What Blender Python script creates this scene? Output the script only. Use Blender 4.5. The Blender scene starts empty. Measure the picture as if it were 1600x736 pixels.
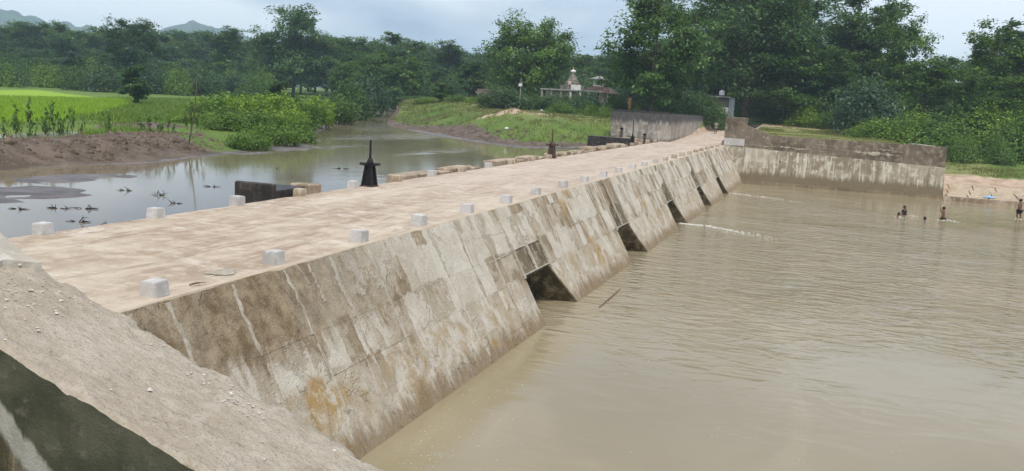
import bpy, bmesh, math, random
import numpy as np
from mathutils import Matrix, Vector

random.seed(7)
RNG = np.random.default_rng(7)
S = bpy.context.scene
COL = S.collection

# ------------------------------------------------------------------ camera
# world: X points downstream, Y runs along the weir away from the camera, Z up, deck top at z = 0
RM = np.array([[0.93983, 0.09845, -0.32714], [0.33750, -0.11960, 0.93370], [0.05345, -0.98793, -0.14541]])
_x = np.array([508., -188., 1464.]); _x /= np.linalg.norm(_x)
_u = np.array([-4390., -453., 1464.]); _u -= _x * (_x @ _u); _u /= np.linalg.norm(_u)
RM = np.array([-_u, _x, np.cross(-_u, _x)])
CAM = np.array([0., 0., 2.6])
F = 1464.0
cd = bpy.data.cameras.new('camera'); cam = bpy.data.objects.new('camera', cd); COL.objects.link(cam)
cd.sensor_width = 36; cd.lens = F / 1600 * 36; cd.clip_start = 0.05; cd.clip_end = 6000
m = Matrix.Identity(4)
for i in range(3):
    m[i][0] = RM[i, 0]; m[i][1] = -RM[i, 1]; m[i][2] = -RM[i, 2]; m[i][3] = CAM[i]
cam.matrix_world = m
S.camera = cam

# ------------------------------------------------------------------ sky, sun, exposure
SUN_EL, SUN_AZ = math.radians(58), math.radians(150)     # azimuth from +Y towards +X
w = bpy.data.worlds.new('World'); S.world = w; w.use_nodes = True
nt = w.node_tree; nt.nodes.clear()
def wn(t, **k):
    n = nt.nodes.new(t)
    for a, b in k.items(): setattr(n, a, b)
    return n
sky = wn('ShaderNodeTexSky', sky_type='NISHITA', sun_disc=False, sun_elevation=SUN_EL, sun_rotation=SUN_AZ)
sky.air_density = 1.3; sky.dust_density = 2.5
tc = wn('ShaderNodeTexCoord'); mp = wn('ShaderNodeMapping'); mp.inputs['Scale'].default_value = (1.0, 1.0, 2.6)
mp.inputs['Location'].default_value = (0.35, 0.1, 0.0)
nz = wn('ShaderNodeTexNoise'); nz.inputs['Scale'].default_value = 2.3; nz.inputs['Detail'].default_value = 5; nz.inputs['Roughness'].default_value = 0.5
nz2 = wn('ShaderNodeTexNoise'); nz2.inputs['Scale'].default_value = 3.4; nz2.inputs['Detail'].default_value = 4
cr = wn('ShaderNodeValToRGB'); cr.color_ramp.elements[0].position = 0.33; cr.color_ramp.elements[1].position = 0.66
cr.color_ramp.elements[0].color = (0.75, 0.75, 0.75, 1); cr.color_ramp.elements[1].color = (0.97, 0.97, 0.97, 1)
cr2 = wn('ShaderNodeValToRGB'); cr2.color_ramp.elements[0].position = 0.40; cr2.color_ramp.elements[1].position = 0.60
cr2.color_ramp.elements[0].color = (1.5, 2.0, 3.2, 1); cr2.color_ramp.elements[1].color = (4.7, 5.0, 5.6, 1)
mx = wn('ShaderNodeMix', data_type='RGBA')
bg = wn('ShaderNodeBackground'); bg.inputs['Strength'].default_value = 0.1
out = wn('ShaderNodeOutputWorld')
L = nt.links.new
L(tc.outputs['Generated'], mp.inputs['Vector']); L(mp.outputs[0], nz.inputs['Vector']); L(mp.outputs[0], nz2.inputs['Vector'])
L(nz.outputs['Fac'], cr.inputs[0]); L(nz2.outputs['Fac'], cr2.inputs[0])
L(cr.outputs[0], mx.inputs[0]); L(sky.outputs[0], mx.inputs[6]); L(cr2.outputs[0], mx.inputs[7])
L(mx.outputs[2], bg.inputs[0]); L(bg.outputs[0], out.inputs[0])

sd = bpy.data.lights.new('sun', 'SUN'); sd.energy = 1.5; sd.angle = math.radians(14); sd.color = (1, 0.95, 0.87)
sun = bpy.data.objects.new('sun', sd); COL.objects.link(sun)
_d = Vector((math.sin(SUN_AZ) * math.cos(SUN_EL), math.cos(SUN_AZ) * math.cos(SUN_EL), math.sin(SUN_EL)))
sun.rotation_euler = _d.to_track_quat('Z', 'Y').to_euler(); sun.location = (30, -30, 60)

S.view_settings.view_transform = 'Standard'; S.view_settings.look = 'None'
S.view_settings.exposure = 1.1; S.view_settings.gamma = 1
S.render.engine = 'CYCLES'
S.cycles.use_denoising = True
S.cycles.max_bounces = 6; S.cycles.transparent_max_bounces = 6; S.cycles.volume_bounces = 1
S.cycles.use_fast_gi = False

# ------------------------------------------------------------------ pixel rays -> places in the world
def ray(px, py): return RM @ np.array([px - 800., py - 368., F])
def onz(px, py, z):
    d = ray(px, py); return CAM + d * (z - CAM[2]) / d[2]
def ony(px, py, y):
    d = ray(px, py); return CAM + d * y / d[1]
def horizon(px): return 368 + F * (-RM[2, 2] * F - RM[2, 0] * (px - 800)) / (RM[2, 1] * F)
def col(px, dist):
    d = ray(px, horizon(px)); d = d / np.hypot(d[0], d[1]); return d[0] * dist, d[1] * dist
def ztop(px, py, dist):
    d = ray(px, py); return CAM[2] + d[2] / np.hypot(d[0], d[1]) * dist

# ------------------------------------------------------------------ noise
def _hash(ix, iy, seed):
    h = (ix.astype(np.int64) * 374761393 + iy.astype(np.int64) * 668265263 + seed * 144665) & 0x7fffffff
    h = ((h ^ (h >> 13)) * 1274126177) & 0x7fffffff
    return ((h ^ (h >> 16)) & 0xffff) / 65535.0
def vnoise(x, y, seed=0):
    x = np.asarray(x, float); y = np.asarray(y, float)
    ix = np.floor(x); iy = np.floor(y); fx = x - ix; fy = y - iy
    fx = fx * fx * (3 - 2 * fx); fy = fy * fy * (3 - 2 * fy)
    a = _hash(ix, iy, seed); b = _hash(ix + 1, iy, seed); c = _hash(ix, iy + 1, seed); d = _hash(ix + 1, iy + 1, seed)
    return (a * (1 - fx) + b * fx) * (1 - fy) + (c * (1 - fx) + d * fx) * fy
def fbm(x, y, seed=0, o=4):
    s = 0; a = 1; t = 0
    for k in range(o):
        s = s + a * (vnoise(x * 2 ** k, y * 2 ** k, seed + k * 17) - 0.5); t += a; a *= 0.5
    return s / t * 2
def sstep(a, b, x):
    t = np.clip((x - a) / (b - a), 0, 1); return t * t * (3 - 2 * t)

# ------------------------------------------------------------------ objects
def tag(o, label=None, cat=None, group=None, kind=None):
    if label: o['label'] = label
    if cat: o['category'] = cat
    if group: o['group'] = group
    if kind: o['kind'] = kind
    return o
def empty(name, loc, label=None, cat=None, group=None, rz=0):
    o = bpy.data.objects.new(name, None); COL.objects.link(o); o.location = loc; o.rotation_euler = (0, 0, rz)
    o.empty_display_size = 0.2
    return tag(o, label, cat, group)
def link(name, me, mat=None, parent=None, loc=None):
    o = bpy.data.objects.new(name, me); COL.objects.link(o)
    if mat is not None and not me.materials: me.materials.append(mat)
    if parent is not None: o.parent = parent
    if loc is not None: o.location = loc
    return o
def pymesh(name, v, f, smooth=False):
    me = bpy.data.meshes.new(name); me.from_pydata([tuple(map(float, p)) for p in v], [], f); me.update()
    if smooth: me.polygons.foreach_set('use_smooth', [True] * len(me.polygons))
    return me
def npmesh(name, v, idx, n, smooth=False):
    """v (N,3) array, idx (M,n) faces with n corners"""
    me = bpy.data.meshes.new(name); v = np.asarray(v, np.float32); idx = np.asarray(idx, np.int32)
    me.vertices.add(len(v)); me.vertices.foreach_set('co', v.ravel())
    me.loops.add(idx.size); me.loops.foreach_set('vertex_index', idx.ravel())
    me.polygons.add(len(idx)); me.polygons.foreach_set('loop_start', np.arange(0, idx.size, n, dtype=np.int32))
    me.polygons.foreach_set('loop_total', np.full(len(idx), n, np.int32))
    if smooth: me.polygons.foreach_set('use_smooth', np.ones(len(idx), bool))
    me.update(calc_edges=True)
    return me
def grid_faces(nx, ny):
    i = np.arange(nx - 1)[:, None] * ny + np.arange(ny - 1)[None, :]
    i = i.ravel(); return np.stack([i, i + ny, i + ny + 1, i + 1], 1)
def fattr(me, name, vals):
    a = me.attributes.new(name, 'FLOAT', 'FACE'); a.data.foreach_set('value', np.asarray(vals, np.float32))
class MB:
    """collects boxes, tubes and prisms; build() makes ONE mesh object; coordinates are given in the world"""
    def __init__(s): s.v = []; s.f = []
    def add(s, v, f):
        b = len(s.v); s.v += [tuple(map(float, p)) for p in v]; s.f += [tuple(b + i for i in q) for q in f]; return s
    def box(s, x0, x1, y0, y1, z0, z1, j=0.0):
        v = [(x, y, z) for z in (z0, z1) for y in (y0, y1) for x in (x0, x1)]
        if j: v = [tuple(c + random.uniform(-j, j) for c in p) for p in v]
        return s.add(v, [(0, 2, 3, 1), (4, 5, 7, 6), (0, 1, 5, 4), (2, 6, 7, 3), (0, 4, 6, 2), (1, 3, 7, 5)])
    def prism(s, poly, axis, a, b):
        """poly: list of 2-D points in the two other axes (in order x,y,z), extruded along axis from a to b"""
        def p3(p, t):
            q = list(p); q.insert('xyz'.index(axis), t); return tuple(q)
        n = len(poly); v = [p3(p, a) for p in poly] + [p3(p, b) for p in poly]
        f = [tuple(range(n))[::-1], tuple(range(n, 2 * n))] + [(i, (i + 1) % n, n + (i + 1) % n, n + i) for i in range(n)]
        return s.add(v, f)
    def tube(s, pts, rad, n=6, cap=True):
        pts = [Vector(p) for p in pts]
        if not hasattr(rad, '__len__'): rad = [rad] * len(pts)
        b = len(s.v)
        for i, p in enumerate(pts):
            d = (pts[min(i + 1, len(pts) - 1)] - pts[max(i - 1, 0)]).normalized()
            a = d.orthogonal().normalized() if i == 0 else (a - d * a.dot(d)).normalized()
            c = d.cross(a)
            for k in range(n):
                t = 2 * math.pi * k / n; s.v.append(tuple(p + (a * math.cos(t) + c * math.sin(t)) * rad[i]))
        for i in range(len(pts) - 1):
            for k in range(n):
                s.f.append((b + i * n + k, b + i * n + (k + 1) % n, b + (i + 1) * n + (k + 1) % n, b + (i + 1) * n + k))
        if cap:
            s.f.append(tuple(b + k for k in range(n))[::-1]); e = b + (len(pts) - 1) * n; s.f.append(tuple(e + k for k in range(n)))
        return s
    def lathe(s, c, prof, n=10):
        return s.tube([(c[0], c[1], c[2] + z) for r, z in prof], [r for r, z in prof], n)
    def build(s, name, mat, parent=None, smooth=False, bevel=0):
        o0 = Vector(parent.location) if parent is not None else Vector((0, 0, 0))
        q = parent
        while q is not None and q.parent is not None: q = q.parent; o0 += Vector(q.location)
        me = pymesh(name, [Vector(p) - o0 for p in s.v], s.f, smooth)
        if bevel:
            bm = bmesh.new(); bm.from_mesh(me)
            bmesh.ops.recalc_face_normals(bm, faces=bm.faces)
            bmesh.ops.bevel(bm, geom=bm.edges[:], offset=bevel, segments=1, affect='EDGES'); bm.to_mesh(me); bm.free()
        else:
            bm = bmesh.new(); bm.from_mesh(me); bmesh.ops.recalc_face_normals(bm, faces=bm.faces); bm.to_mesh(me); bm.free()
        return link(name, me, mat, parent)
def copy_tree(o, parent=None):
    c = o.copy(); COL.objects.link(c)
    if parent is not None: c.parent = parent
    for ch in o.children: copy_tree(ch, c)
    return c
_one = ['', 'first', 'second', 'third', 'fourth', 'fifth', 'sixth', 'seventh', 'eighth', 'ninth', 'tenth', 'eleventh', 'twelfth', 'thirteenth',
        'fourteenth', 'fifteenth', 'sixteenth', 'seventeenth', 'eighteenth', 'nineteenth']
ORD = _one + [(tens if not u else stem + '-' + _one[u]) for tens, stem in (('twentieth', 'twenty'), ('thirtieth', 'thirty'), ('fortieth', 'forty'), ('fiftieth', 'fifty')) for u in range(10)]

# ------------------------------------------------------------------ materials
class NT:
    def __init__(s, name):
        s.m = bpy.data.materials.new(name); s.m.use_nodes = True; s.t = s.m.node_tree; s.t.nodes.clear()
        s.out = s.t.nodes.new('ShaderNodeOutputMaterial')
    def n(s, typ, ins=None, **k):
        d = s.t.nodes.new('ShaderNode' + typ)
        for a, b in k.items(): setattr(d, a, b)
        for a, b in (ins or {}).items(): s.put(d.inputs[a], b)
        return d
    def put(s, sock, val):
        if isinstance(val, bpy.types.NodeSocket): s.t.links.new(val, sock)
        elif isinstance(val, (tuple, list)) and len(val) == 3 and sock.type == 'RGBA': sock.default_value = (*val, 1)
        else: sock.default_value = val
    def pos(s): return s.n('NewGeometry').outputs['Position']
    def sep(s, v): return s.n('SeparateXYZ', {0: v}).outputs
    def mapv(s, v, scale=(1, 1, 1), loc=(0, 0, 0), rot=(0, 0, 0)):
        return s.n('Mapping', {'Vector': v, 'Scale': scale, 'Location': loc, 'Rotation': rot}).outputs[0]
    def noise(s, v, scale, detail=4, rough=0.55, dist=0.0):
        return s.n('TexNoise', {'Vector': v, 'Scale': scale, 'Detail': detail, 'Roughness': rough, 'Distortion': dist}).outputs['Fac']
    def ramp(s, f, a, b, va=0.0, vb=1.0):
        return s.n('MapRange', {'Value': f, 'From Min': a, 'From Max': b, 'To Min': va, 'To Max': vb}, interpolation_type='SMOOTHSTEP').outputs[0]
    def mix(s, f, a, b, mode='MIX'):
        d = s.n('Mix', data_type='RGBA', blend_type=mode); s.put(d.inputs[0], f); s.put(d.inputs[6], a); s.put(d.inputs[7], b); return d.outputs[2]
    def math(s, op, a, b=0.0, clamp=False):
        d = s.n('Math', operation=op, use_clamp=clamp); s.put(d.inputs[0], a); s.put(d.inputs[1], b); return d.outputs[0]
    def attr(s, name): return s.n('Attribute', attribute_name=name)
    def bump(s, h, strength=0.4, dist=0.02, normal=None):
        d = s.n('Bump', {'Height': h, 'Strength': strength, 'Distance': dist})
        if normal is not None: s.put(d.inputs['Normal'], normal)
        return d.outputs[0]
    def bsdf(s, color, rough=0.85, normal=None, spec=0.3, **k):
        d = s.n('BsdfPrincipled', {'Base Color': color, 'Roughness': rough, 'Specular IOR Level': spec})
        for a, b in k.items(): s.put(d.inputs[a], b)
        if normal is not None: s.put(d.inputs['Normal'], normal)
        return d.outputs[0]
    def done(s, sh): s.t.links.new(sh, s.out.inputs['Surface']); return s.m

def plain(name, color, rough=0.7, var=0.25, scale=6.0, metallic=0.0, bump=0.0):
    t = NT(name); p = t.pos(); n = t.noise(p, scale, 5)
    c = t.mix(t.ramp(n, 0.3, 0.7), tuple(x * (1 - var) for x in color), tuple(min(1, x * (1 + var)) for x in color))
    return t.done(t.bsdf(c, rough, t.bump(n, bump, 0.02) if bump else None, Metallic=metallic))

def concrete(name, dark, mid, light, scale=1.0, streak=0.5, stain=None, stain_at=None, rough=0.9, bump=0.5, top_dark=None, drop=None):
    dark, mid, light = [(c[0] * 1.02, c[1] * 0.985, c[2] * 0.89) for c in (dark, mid, light)]       # warm cast mixed into the colours to offset the bluish lighting
    t = NT(name); p = t.pos(); x, y, z = t.sep(p)[0:3]
    n1 = t.noise(p, 0.55 * scale, 6, 0.6); n2 = t.noise(p, 3.2 * scale, 6, 0.65); n3 = t.noise(p, 40 * scale, 3, 0.6)
    st = t.noise(t.mapv(p, (4.5, 4.5, 0.35)), 1.3, 4, 0.6)
    c = t.mix(t.ramp(n1, 0.36, 0.62), dark, mid)
    c = t.mix(t.math('MULTIPLY', t.ramp(n2, 0.48, 0.66), 0.8), c, light)
    c = t.mix(t.math('MULTIPLY', t.ramp(st, 0.5, 0.68), streak), c, light)
    c = t.mix(t.math('MULTIPLY', t.ramp(st, 0.46, 0.3), streak), c, dark)
    if stain is not None:                           # silt left by high water: a tide line with a ragged edge
        zz = t.math('ADD', z, t.math('MULTIPLY', t.math('SUBTRACT', st, 0.5), 0.9))
        c = t.mix(t.ramp(zz, stain_at + 0.25, stain_at - 0.2), c, t.mix(n2, stain, tuple(v * 0.6 for v in stain)))
    if top_dark is not None:                        # algae crust along the coping
        zz = t.math('ADD', z, t.math('MULTIPLY', t.math('SUBTRACT', st, 0.5), 1.4))
        c = t.mix(t.math('MULTIPLY', t.ramp(zz, top_dark - 0.15, top_dark + 0.3), 0.85), c, drop or (0.05, 0.045, 0.05))
    c = t.mix(t.ramp(n3, 0.62, 0.75, 0, 0.35), c, tuple(v * 0.45 for v in dark))
    h = t.math('ADD', n3, t.math('MULTIPLY', n2, 1.5))
    return t.done(t.bsdf(c, rough, t.bump(h, bump, 0.02)))

M = {}
M['block'] = concrete('white_block', (0.40, 0.395, 0.40), (0.50, 0.495, 0.515), (0.60, 0.60, 0.63), 2.0, 0.03, bump=0.2)
M['block_dirty'] = concrete('dusty_block', (0.4, 0.34, 0.27), (0.52, 0.46, 0.38), (0.62, 0.58, 0.5), 2.0, 0.05, bump=0.2, stain=(0.32, 0.22, 0.13), stain_at=0.04)
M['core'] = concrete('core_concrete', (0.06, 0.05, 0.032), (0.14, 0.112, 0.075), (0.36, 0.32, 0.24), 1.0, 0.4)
M['tunnel'] = concrete('dark_vent_concrete', (0.035, 0.03, 0.02), (0.08, 0.065, 0.045), (0.26, 0.23, 0.17), 2.0, 0.2)  # dark tones with paler patches for the vent lining
M['pier'] = concrete('brown_pier', (0.20, 0.14, 0.09), (0.38, 0.31, 0.24), (0.5, 0.44, 0.37), 1.5, 0.3)
M['wet_black'] = concrete('wet_black', (0.012, 0.011, 0.01), (0.035, 0.03, 0.027), (0.10, 0.085, 0.075), 1.5, 0.3, rough=0.45)
M['far_wall'] = concrete('far_wall_lower', (0.24, 0.205, 0.15), (0.42, 0.38, 0.32), (0.64, 0.62, 0.56), 0.8, 0.9, stain=(0.25, 0.20, 0.12), stain_at=-1.75)
M['far_upper'] = concrete('far_wall_upper', (0.10, 0.08, 0.06), (0.185, 0.152, 0.118), (0.30, 0.26, 0.21), 0.9, 0.25)
M['parapet'] = concrete('parapet', (0.20, 0.18, 0.16), (0.34, 0.315, 0.29), (0.52, 0.50, 0.47), 0.8, 0.6, stain=(0.16, 0.12, 0.09), stain_at=0.1, top_dark=1.25)
M['white_plaster'] = plain('white_plaster', (0.62, 0.61, 0.57), 0.9, 0.2, 3)
M['iron'] = plain('black_iron', (0.016, 0.014, 0.014), 0.55, 0.4, 12, 0.3)
M['rust'] = plain('rusty_iron', (0.075, 0.045, 0.032), 0.85, 0.5, 9)
M['stick'] = plain('dry_stick', (0.17, 0.11, 0.06), 0.9, 0.3, 20)
M['twig_wet'] = plain('wet_twig', (0.015, 0.013, 0.013), 0.6, 0.3, 20)
M['bag'] = plain('white_plastic', (0.75, 0.75, 0.75), 0.4, 0.08, 20)
M['blue'] = plain('blue_cloth', (0.25, 0.45, 0.7), 0.8, 0.15, 20)

def deck_material():
    t = NT('dusty_deck'); p = t.pos(); x, y, z = t.sep(p)[0:3]
    lay = t.mapv(p, (1.0, 0.25, 1.0))
    n1 = t.noise(lay, 0.8, 7, 0.66, 0.5); n2 = t.noise(p, 2.6, 7, 0.7); n3 = t.noise(p, 30, 4, 0.7); n4 = t.noise(t.mapv(p, (1.8, 0.2, 1)), 2.2, 7, 0.68)
    c = t.mix(t.ramp(n1, 0.34, 0.64), (0.35, 0.265, 0.185), (0.52, 0.435, 0.325))
    c = t.mix(t.math('MULTIPLY', t.ramp(n2, 0.46, 0.62), 0.6), c, (0.60, 0.51, 0.39))
    c = t.mix(t.math('MULTIPLY', t.ramp(n2, 0.45, 0.33), 0.55), c, (0.33, 0.235, 0.155))
    c = t.mix(t.math('MULTIPLY', t.ramp(n4, 0.48, 0.37), 0.65), c, (0.29, 0.20, 0.135))
    blot = t.noise(p, 0.9, 7, 0.72, 0.6)
    c = t.mix(t.math('MULTIPLY', t.ramp(blot, 0.56, 0.62), 0.55), c, (0.63, 0.57, 0.48))
    pink = t.ramp(y, 14, 30); c = t.mix(t.math('MULTIPLY', pink, 0.35), c, (0.51, 0.415, 0.345))
    c = t.mix(t.ramp(n3, 0.58, 0.72, 0, 0.5), c, (0.22, 0.155, 0.105))
    c = t.mix(t.ramp(x, -7.62, -7.40, 0, 0.5), c, (0.5, 0.42, 0.31))
    h = t.math('ADD', t.math('MULTIPLY', n3, 0.8), t.math('MULTIPLY', n2, 1.8))
    return t.done(t.bsdf(c, 0.93, t.bump(h, 0.6, 0.02), 0.2))
M['deck'] = deck_material()

def face_material():
    t = NT('weir_face'); p = t.pos(); x, y, z = t.sep(p)[0:3]
    n1 = t.noise(p, 0.75, 7, 0.66, 0.5); n2 = t.noise(p, 3.0, 7, 0.68); n3 = t.noise(p, 34, 4, 0.7); n4 = t.noise(p, 1.6, 6, 0.7, 0.8)
    st = t.noise(t.mapv(p, (1.2, 3.2, 0.9)), 1.6, 5, 0.65)      # wash marks that run down the slope
    st2 = t.noise(t.mapv(p, (2.0, 11.0, 1.0)), 1.3, 5, 0.65)
    # shuttering boards: each board and lift took the render coat differently
    yb = t.math('FLOOR', t.math('DIVIDE', t.math('ADD', y, t.math('MULTIPLY', n4, 0.35)), 0.46))
    zb = t.math('FLOOR', t.math('DIVIDE', t.math('ADD', z, t.math('MULTIPLY', n1, 0.55)), 0.62))
    wn_ = t.n('TexWhiteNoise', {'Vector': t.n('CombineXYZ', {0: yb, 1: zb}).outputs[0]}, noise_dimensions='2D').outputs['Value']
    bare = t.mix(t.ramp(n2, 0.34, 0.66), (0.215, 0.165, 0.11), (0.37, 0.305, 0.22))
    tan = t.mix(t.ramp(n2, 0.35, 0.65), (0.37, 0.315, 0.245), (0.47, 0.42, 0.35))
    pale = t.mix(t.ramp(n4, 0.35, 0.65), (0.49, 0.445, 0.375), (0.60, 0.57, 0.51))
    cover = t.math('ADD', t.math('MULTIPLY', wn_, 0.30), t.math('ADD', t.math('MULTIPLY', n1, 0.75), t.math('MULTIPLY', n4, 0.30)))
    c = t.mix(t.ramp(cover, 0.55, 0.58), bare, tan)
    c = t.mix(t.math('MULTIPLY', t.ramp(cover, 0.645, 0.675), 0.92), c, pale)
    far_ = t.ramp(y, 14, 34, 0.25, 1.0)
    c = t.mix(t.math('MULTIPLY', t.ramp(st2, 0.56, 0.68), t.math('MULTIPLY', far_, 0.4)), c, (0.62, 0.59, 0.53))
    c = t.mix(t.math('MULTIPLY', t.ramp(st2, 0.44, 0.34), t.math('MULTIPLY', far_, 0.5)), c, (0.19, 0.15, 0.105))
    # scoured pale skirt and ochre tide line near the water, bare brown band at the near crest
    zz = t.math('ADD', z, t.math('MULTIPLY', t.math('SUBTRACT', st, 0.5), 1.0))
    c = t.mix(t.math('MULTIPLY', t.ramp(zz, -1.5, -1.8), 0.5), c, pale)
    och = t.math('MULTIPLY', t.ramp(n2, 0.40, 0.58), t.math('MULTIPLY', t.ramp(zz, -1.35, -1.75), t.ramp(n1, 0.38, 0.56)))
    c = t.mix(t.math('MULTIPLY', och, 0.7), c, (0.34, 0.24, 0.125))
    c = t.mix(t.math('MULTIPLY', t.ramp(zz, -2.15, -2.5), 0.8), c, (0.22, 0.155, 0.085))
    near = t.ramp(t.math('ADD', y, t.math('MULTIPLY', n1, 6)), 20.0, 14.0)
    up = t.math('MULTIPLY', near, t.ramp(zz, -1.2, -0.85))
    c = t.mix(t.math('MULTIPLY', up, 0.85), c, t.mix(t.ramp(n2, 0.35, 0.65), (0.15, 0.105, 0.06), (0.33, 0.26, 0.175)))
    rs = t.math('MULTIPLY', t.ramp(t.noise(p, 0.5, 3, 0.5), 0.64, 0.70), t.ramp(n2, 0.4, 0.55))
    c = t.mix(t.math('MULTIPLY', rs, 0.7), c, (0.38, 0.23, 0.07))
    # hairline cracks
    vo_ = t.n('TexVoronoi', {'Vector': t.n('Mix', {0: 0.12, 4: p, 5: t.n('TexNoise', {'Vector': p, 'Scale': 2.0, 'Detail': 5.0}).outputs['Color']}, data_type='VECTOR').outputs[1], 'Scale': 0.55}, feature='DISTANCE_TO_EDGE').outputs[0]
    crack = t.math('MULTIPLY', t.ramp(vo_, 0.012, 0.004), t.ramp(n1, 0.45, 0.55))
    c = t.mix(t.math('MULTIPLY', crack, 0.22), c, (0.07, 0.055, 0.04))
    c = t.mix(t.ramp(n3, 0.55, 0.7, 0, 0.6), c, (0.15, 0.115, 0.08))
    c = t.mix(t.ramp(n3, 0.42, 0.3, 0, 0.35), c, (0.62, 0.58, 0.5))
    h = t.math('ADD', t.math('MULTIPLY', n3, 1.2), t.math('ADD', t.math('MULTIPLY', n2, 2.2), t.math('MULTIPLY', t.ramp(cover, 0.64, 0.675), 0.9)))
    c = t.mix(1.0, c, (1.05, 1.025, 0.955), 'MULTIPLY')
    return t.done(t.bsdf(c, 0.92, t.bump(h, 0.8, 0.03), 0.2))
M['face'] = face_material()
M['mortar'] = concrete('pale_mortar', (0.31, 0.27, 0.22), (0.44, 0.405, 0.35), (0.55, 0.52, 0.47), 3.0, 0.3, bump=0.8)
M['moss_panel'] = concrete('mossy_recess', (0.15, 0.13, 0.05), (0.25, 0.21, 0.10), (0.33, 0.28, 0.16), 1.5, 0.4)
M['brown_panel'] = concrete('brown_recess', (0.17, 0.125, 0.08), (0.30, 0.24, 0.17), (0.4, 0.34, 0.26), 1.5, 0.4)

def near_wall_material():
    t = NT('rough_wall_top'); p = t.pos()
    n1 = t.noise(p, 2.0, 6, 0.6); n2 = t.noise(p, 9, 6, 0.7); n3 = t.noise(p, 60, 4, 0.7)
    lay = t.noise(t.mapv(p, (14, 40, 14), rot=(0, 0, 0.5)), 1.0, 4, 0.6)
    c = t.mix(t.ramp(n1, 0.35, 0.65), (0.39, 0.345, 0.285), (0.45, 0.41, 0.35))
    c = t.mix(t.math('MULTIPLY', t.ramp(n2, 0.45, 0.68), 0.6), c, (0.55, 0.51, 0.45))
    c = t.mix(t.math('MULTIPLY', t.ramp(n2, 0.42, 0.3), 0.5), c, (0.25, 0.20, 0.145))
    c = t.mix(t.ramp(lay, 0.55, 0.7, 0, 0.3), c, (0.62, 0.58, 0.52))
    c = t.mix(t.ramp(n3, 0.56, 0.68, 0, 0.65), c, (0.2, 0.165, 0.12))
    h = t.math('ADD', t.math('MULTIPLY', lay, 1.0), t.math('ADD', n3, t.math('MULTIPLY', n2, 1.2)))
    c = t.mix(1.0, c, (1.05, 1.005, 0.92), 'MULTIPLY')
    return t.done(t.bsdf(c, 0.95, t.bump(h, 1.0, 0.018), 0.15))
M['wall_top'] = near_wall_material()

def back_face_material():
    t = NT('algae_plaster'); p = t.pos(); x, y, z = t.sep(p)[0:3]
    n1 = t.noise(p, 3, 6, 0.6); n2 = t.noise(p, 11, 6, 0.7); n3 = t.noise(p, 70, 3, 0.6)
    st = t.noise(t.mapv(p, (9, 9, 1.6)), 1.2, 4, 0.6)
    c = t.mix(t.ramp(n1, 0.35, 0.65), (0.045, 0.05, 0.03), (0.085, 0.09, 0.06))
    c = t.mix(t.math('MULTIPLY', t.ramp(n2, 0.55, 0.72), 0.5), c, (0.17, 0.17, 0.13))
    # a peeled strip of plaster that follows the sloping top, and earth splash under it
    dz = t.math('ADD', t.math('ADD', t.math('ADD', z, x), 2.51), t.math('MULTIPLY', t.math('SUBTRACT', st, 0.5), 0.22))
    band = t.math('MULTIPLY', t.ramp(dz, 0.02, -0.03), t.ramp(dz, -0.23, -0.15))
    c = t.mix(band, c, t.mix(n2, (0.20, 0.205, 0.17), (0.42, 0.42, 0.36)))
    low = t.ramp(dz, -0.15, -0.24)
    c = t.mix(low, c, t.mix(t.ramp(st, 0.4, 0.6), (0.06, 0.055, 0.03), (0.27, 0.23, 0.14)))
    return t.done(t.bsdf(c, 0.9, t.bump(t.math('ADD', n3, n2), 0.5, 0.012), 0.2))
M['back_face'] = back_face_material()

def water_material(name, c0, c1, rough, amp, waves):
    t = NT(name); p = t.pos()
    x, y, z = t.sep(p)[0:3]
    n1 = t.noise(p, 0.09, 4, 0.55, 0.6)
    c = t.mix(t.ramp(n1, 0.35, 0.65), c0, c1)
    silt = t.noise(t.mapv(p, (0.35, 0.12, 1), rot=(0, 0, 0.5)), 1.0, 6, 0.6, 1.5); c = t.mix(t.ramp(silt, 0.5, 0.75, 0, 0.45), c, tuple(v * 1.22 for v in c1))
    if waves == 'pool':
        w1 = t.noise(t.mapv(p, (0.85, 1.7, 1), rot=(0, 0, 0.16)), 1.0, 2, 0.45, 1.2)
        w2 = t.noise(t.mapv(p, (1.7, 3.6, 1), rot=(0, 0, -0.2)), 1.0, 2, 0.5, 0.8)
        w3 = t.noise(t.mapv(p, (0.16, 0.3, 1), rot=(0, 0, 0.3)), 1.0, 2, 0.5, 0.5)
        ridge = t.math('POWER', w1, 1.6)
        gust = t.ramp(t.noise(t.mapv(p, (0.06, 0.085, 1), loc=(1.3, 0.4, 0)), 1.0, 3, 0.55, 0.6), 0.40, 0.60, 0.10, 1.0)
        far = t.ramp(y, 15, 33, 0.05, 1.0)
        a = t.math('MULTIPLY', gust, far)
        h = t.math('ADD', t.math('MULTIPLY', t.math('ADD', ridge, t.math('MULTIPLY', w2, 0.35)), a), t.math('MULTIPLY', w3, 0.22))
        nrm = t.bump(h, 1.0, amp)
    else:
        w1 = t.noise(t.mapv(p, (1.6, 0.9, 1), rot=(0, 0, 0.5)), 1.1, 3, 0.5, 0.6)
        gust = t.ramp(t.noise(t.mapv(p, (0.08, 0.03, 1), rot=(0, 0, 0.6)), 1.0, 3, 0.5, 0.5), 0.46, 0.6, 0.03, 1.0)
        stay = t.ramp(y, 24, 40, 0.05, 1.0)
        h = t.math('MULTIPLY', w1, t.math('MULTIPLY', gust, stay))
        nrm = t.bump(h, 1.0, amp)
    return t.done(t.bsdf(c, rough, nrm, 0.4, IOR=1.33))
M['pool'] = water_material('silty_pool_water', (0.262, 0.217, 0.127), (0.31, 0.26, 0.163), 0.10, 0.19, 'pool')
M['river'] = water_material('river_water', (0.17, 0.14, 0.085), (0.235, 0.195, 0.12), 0.07, 0.07, 'river')
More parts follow.
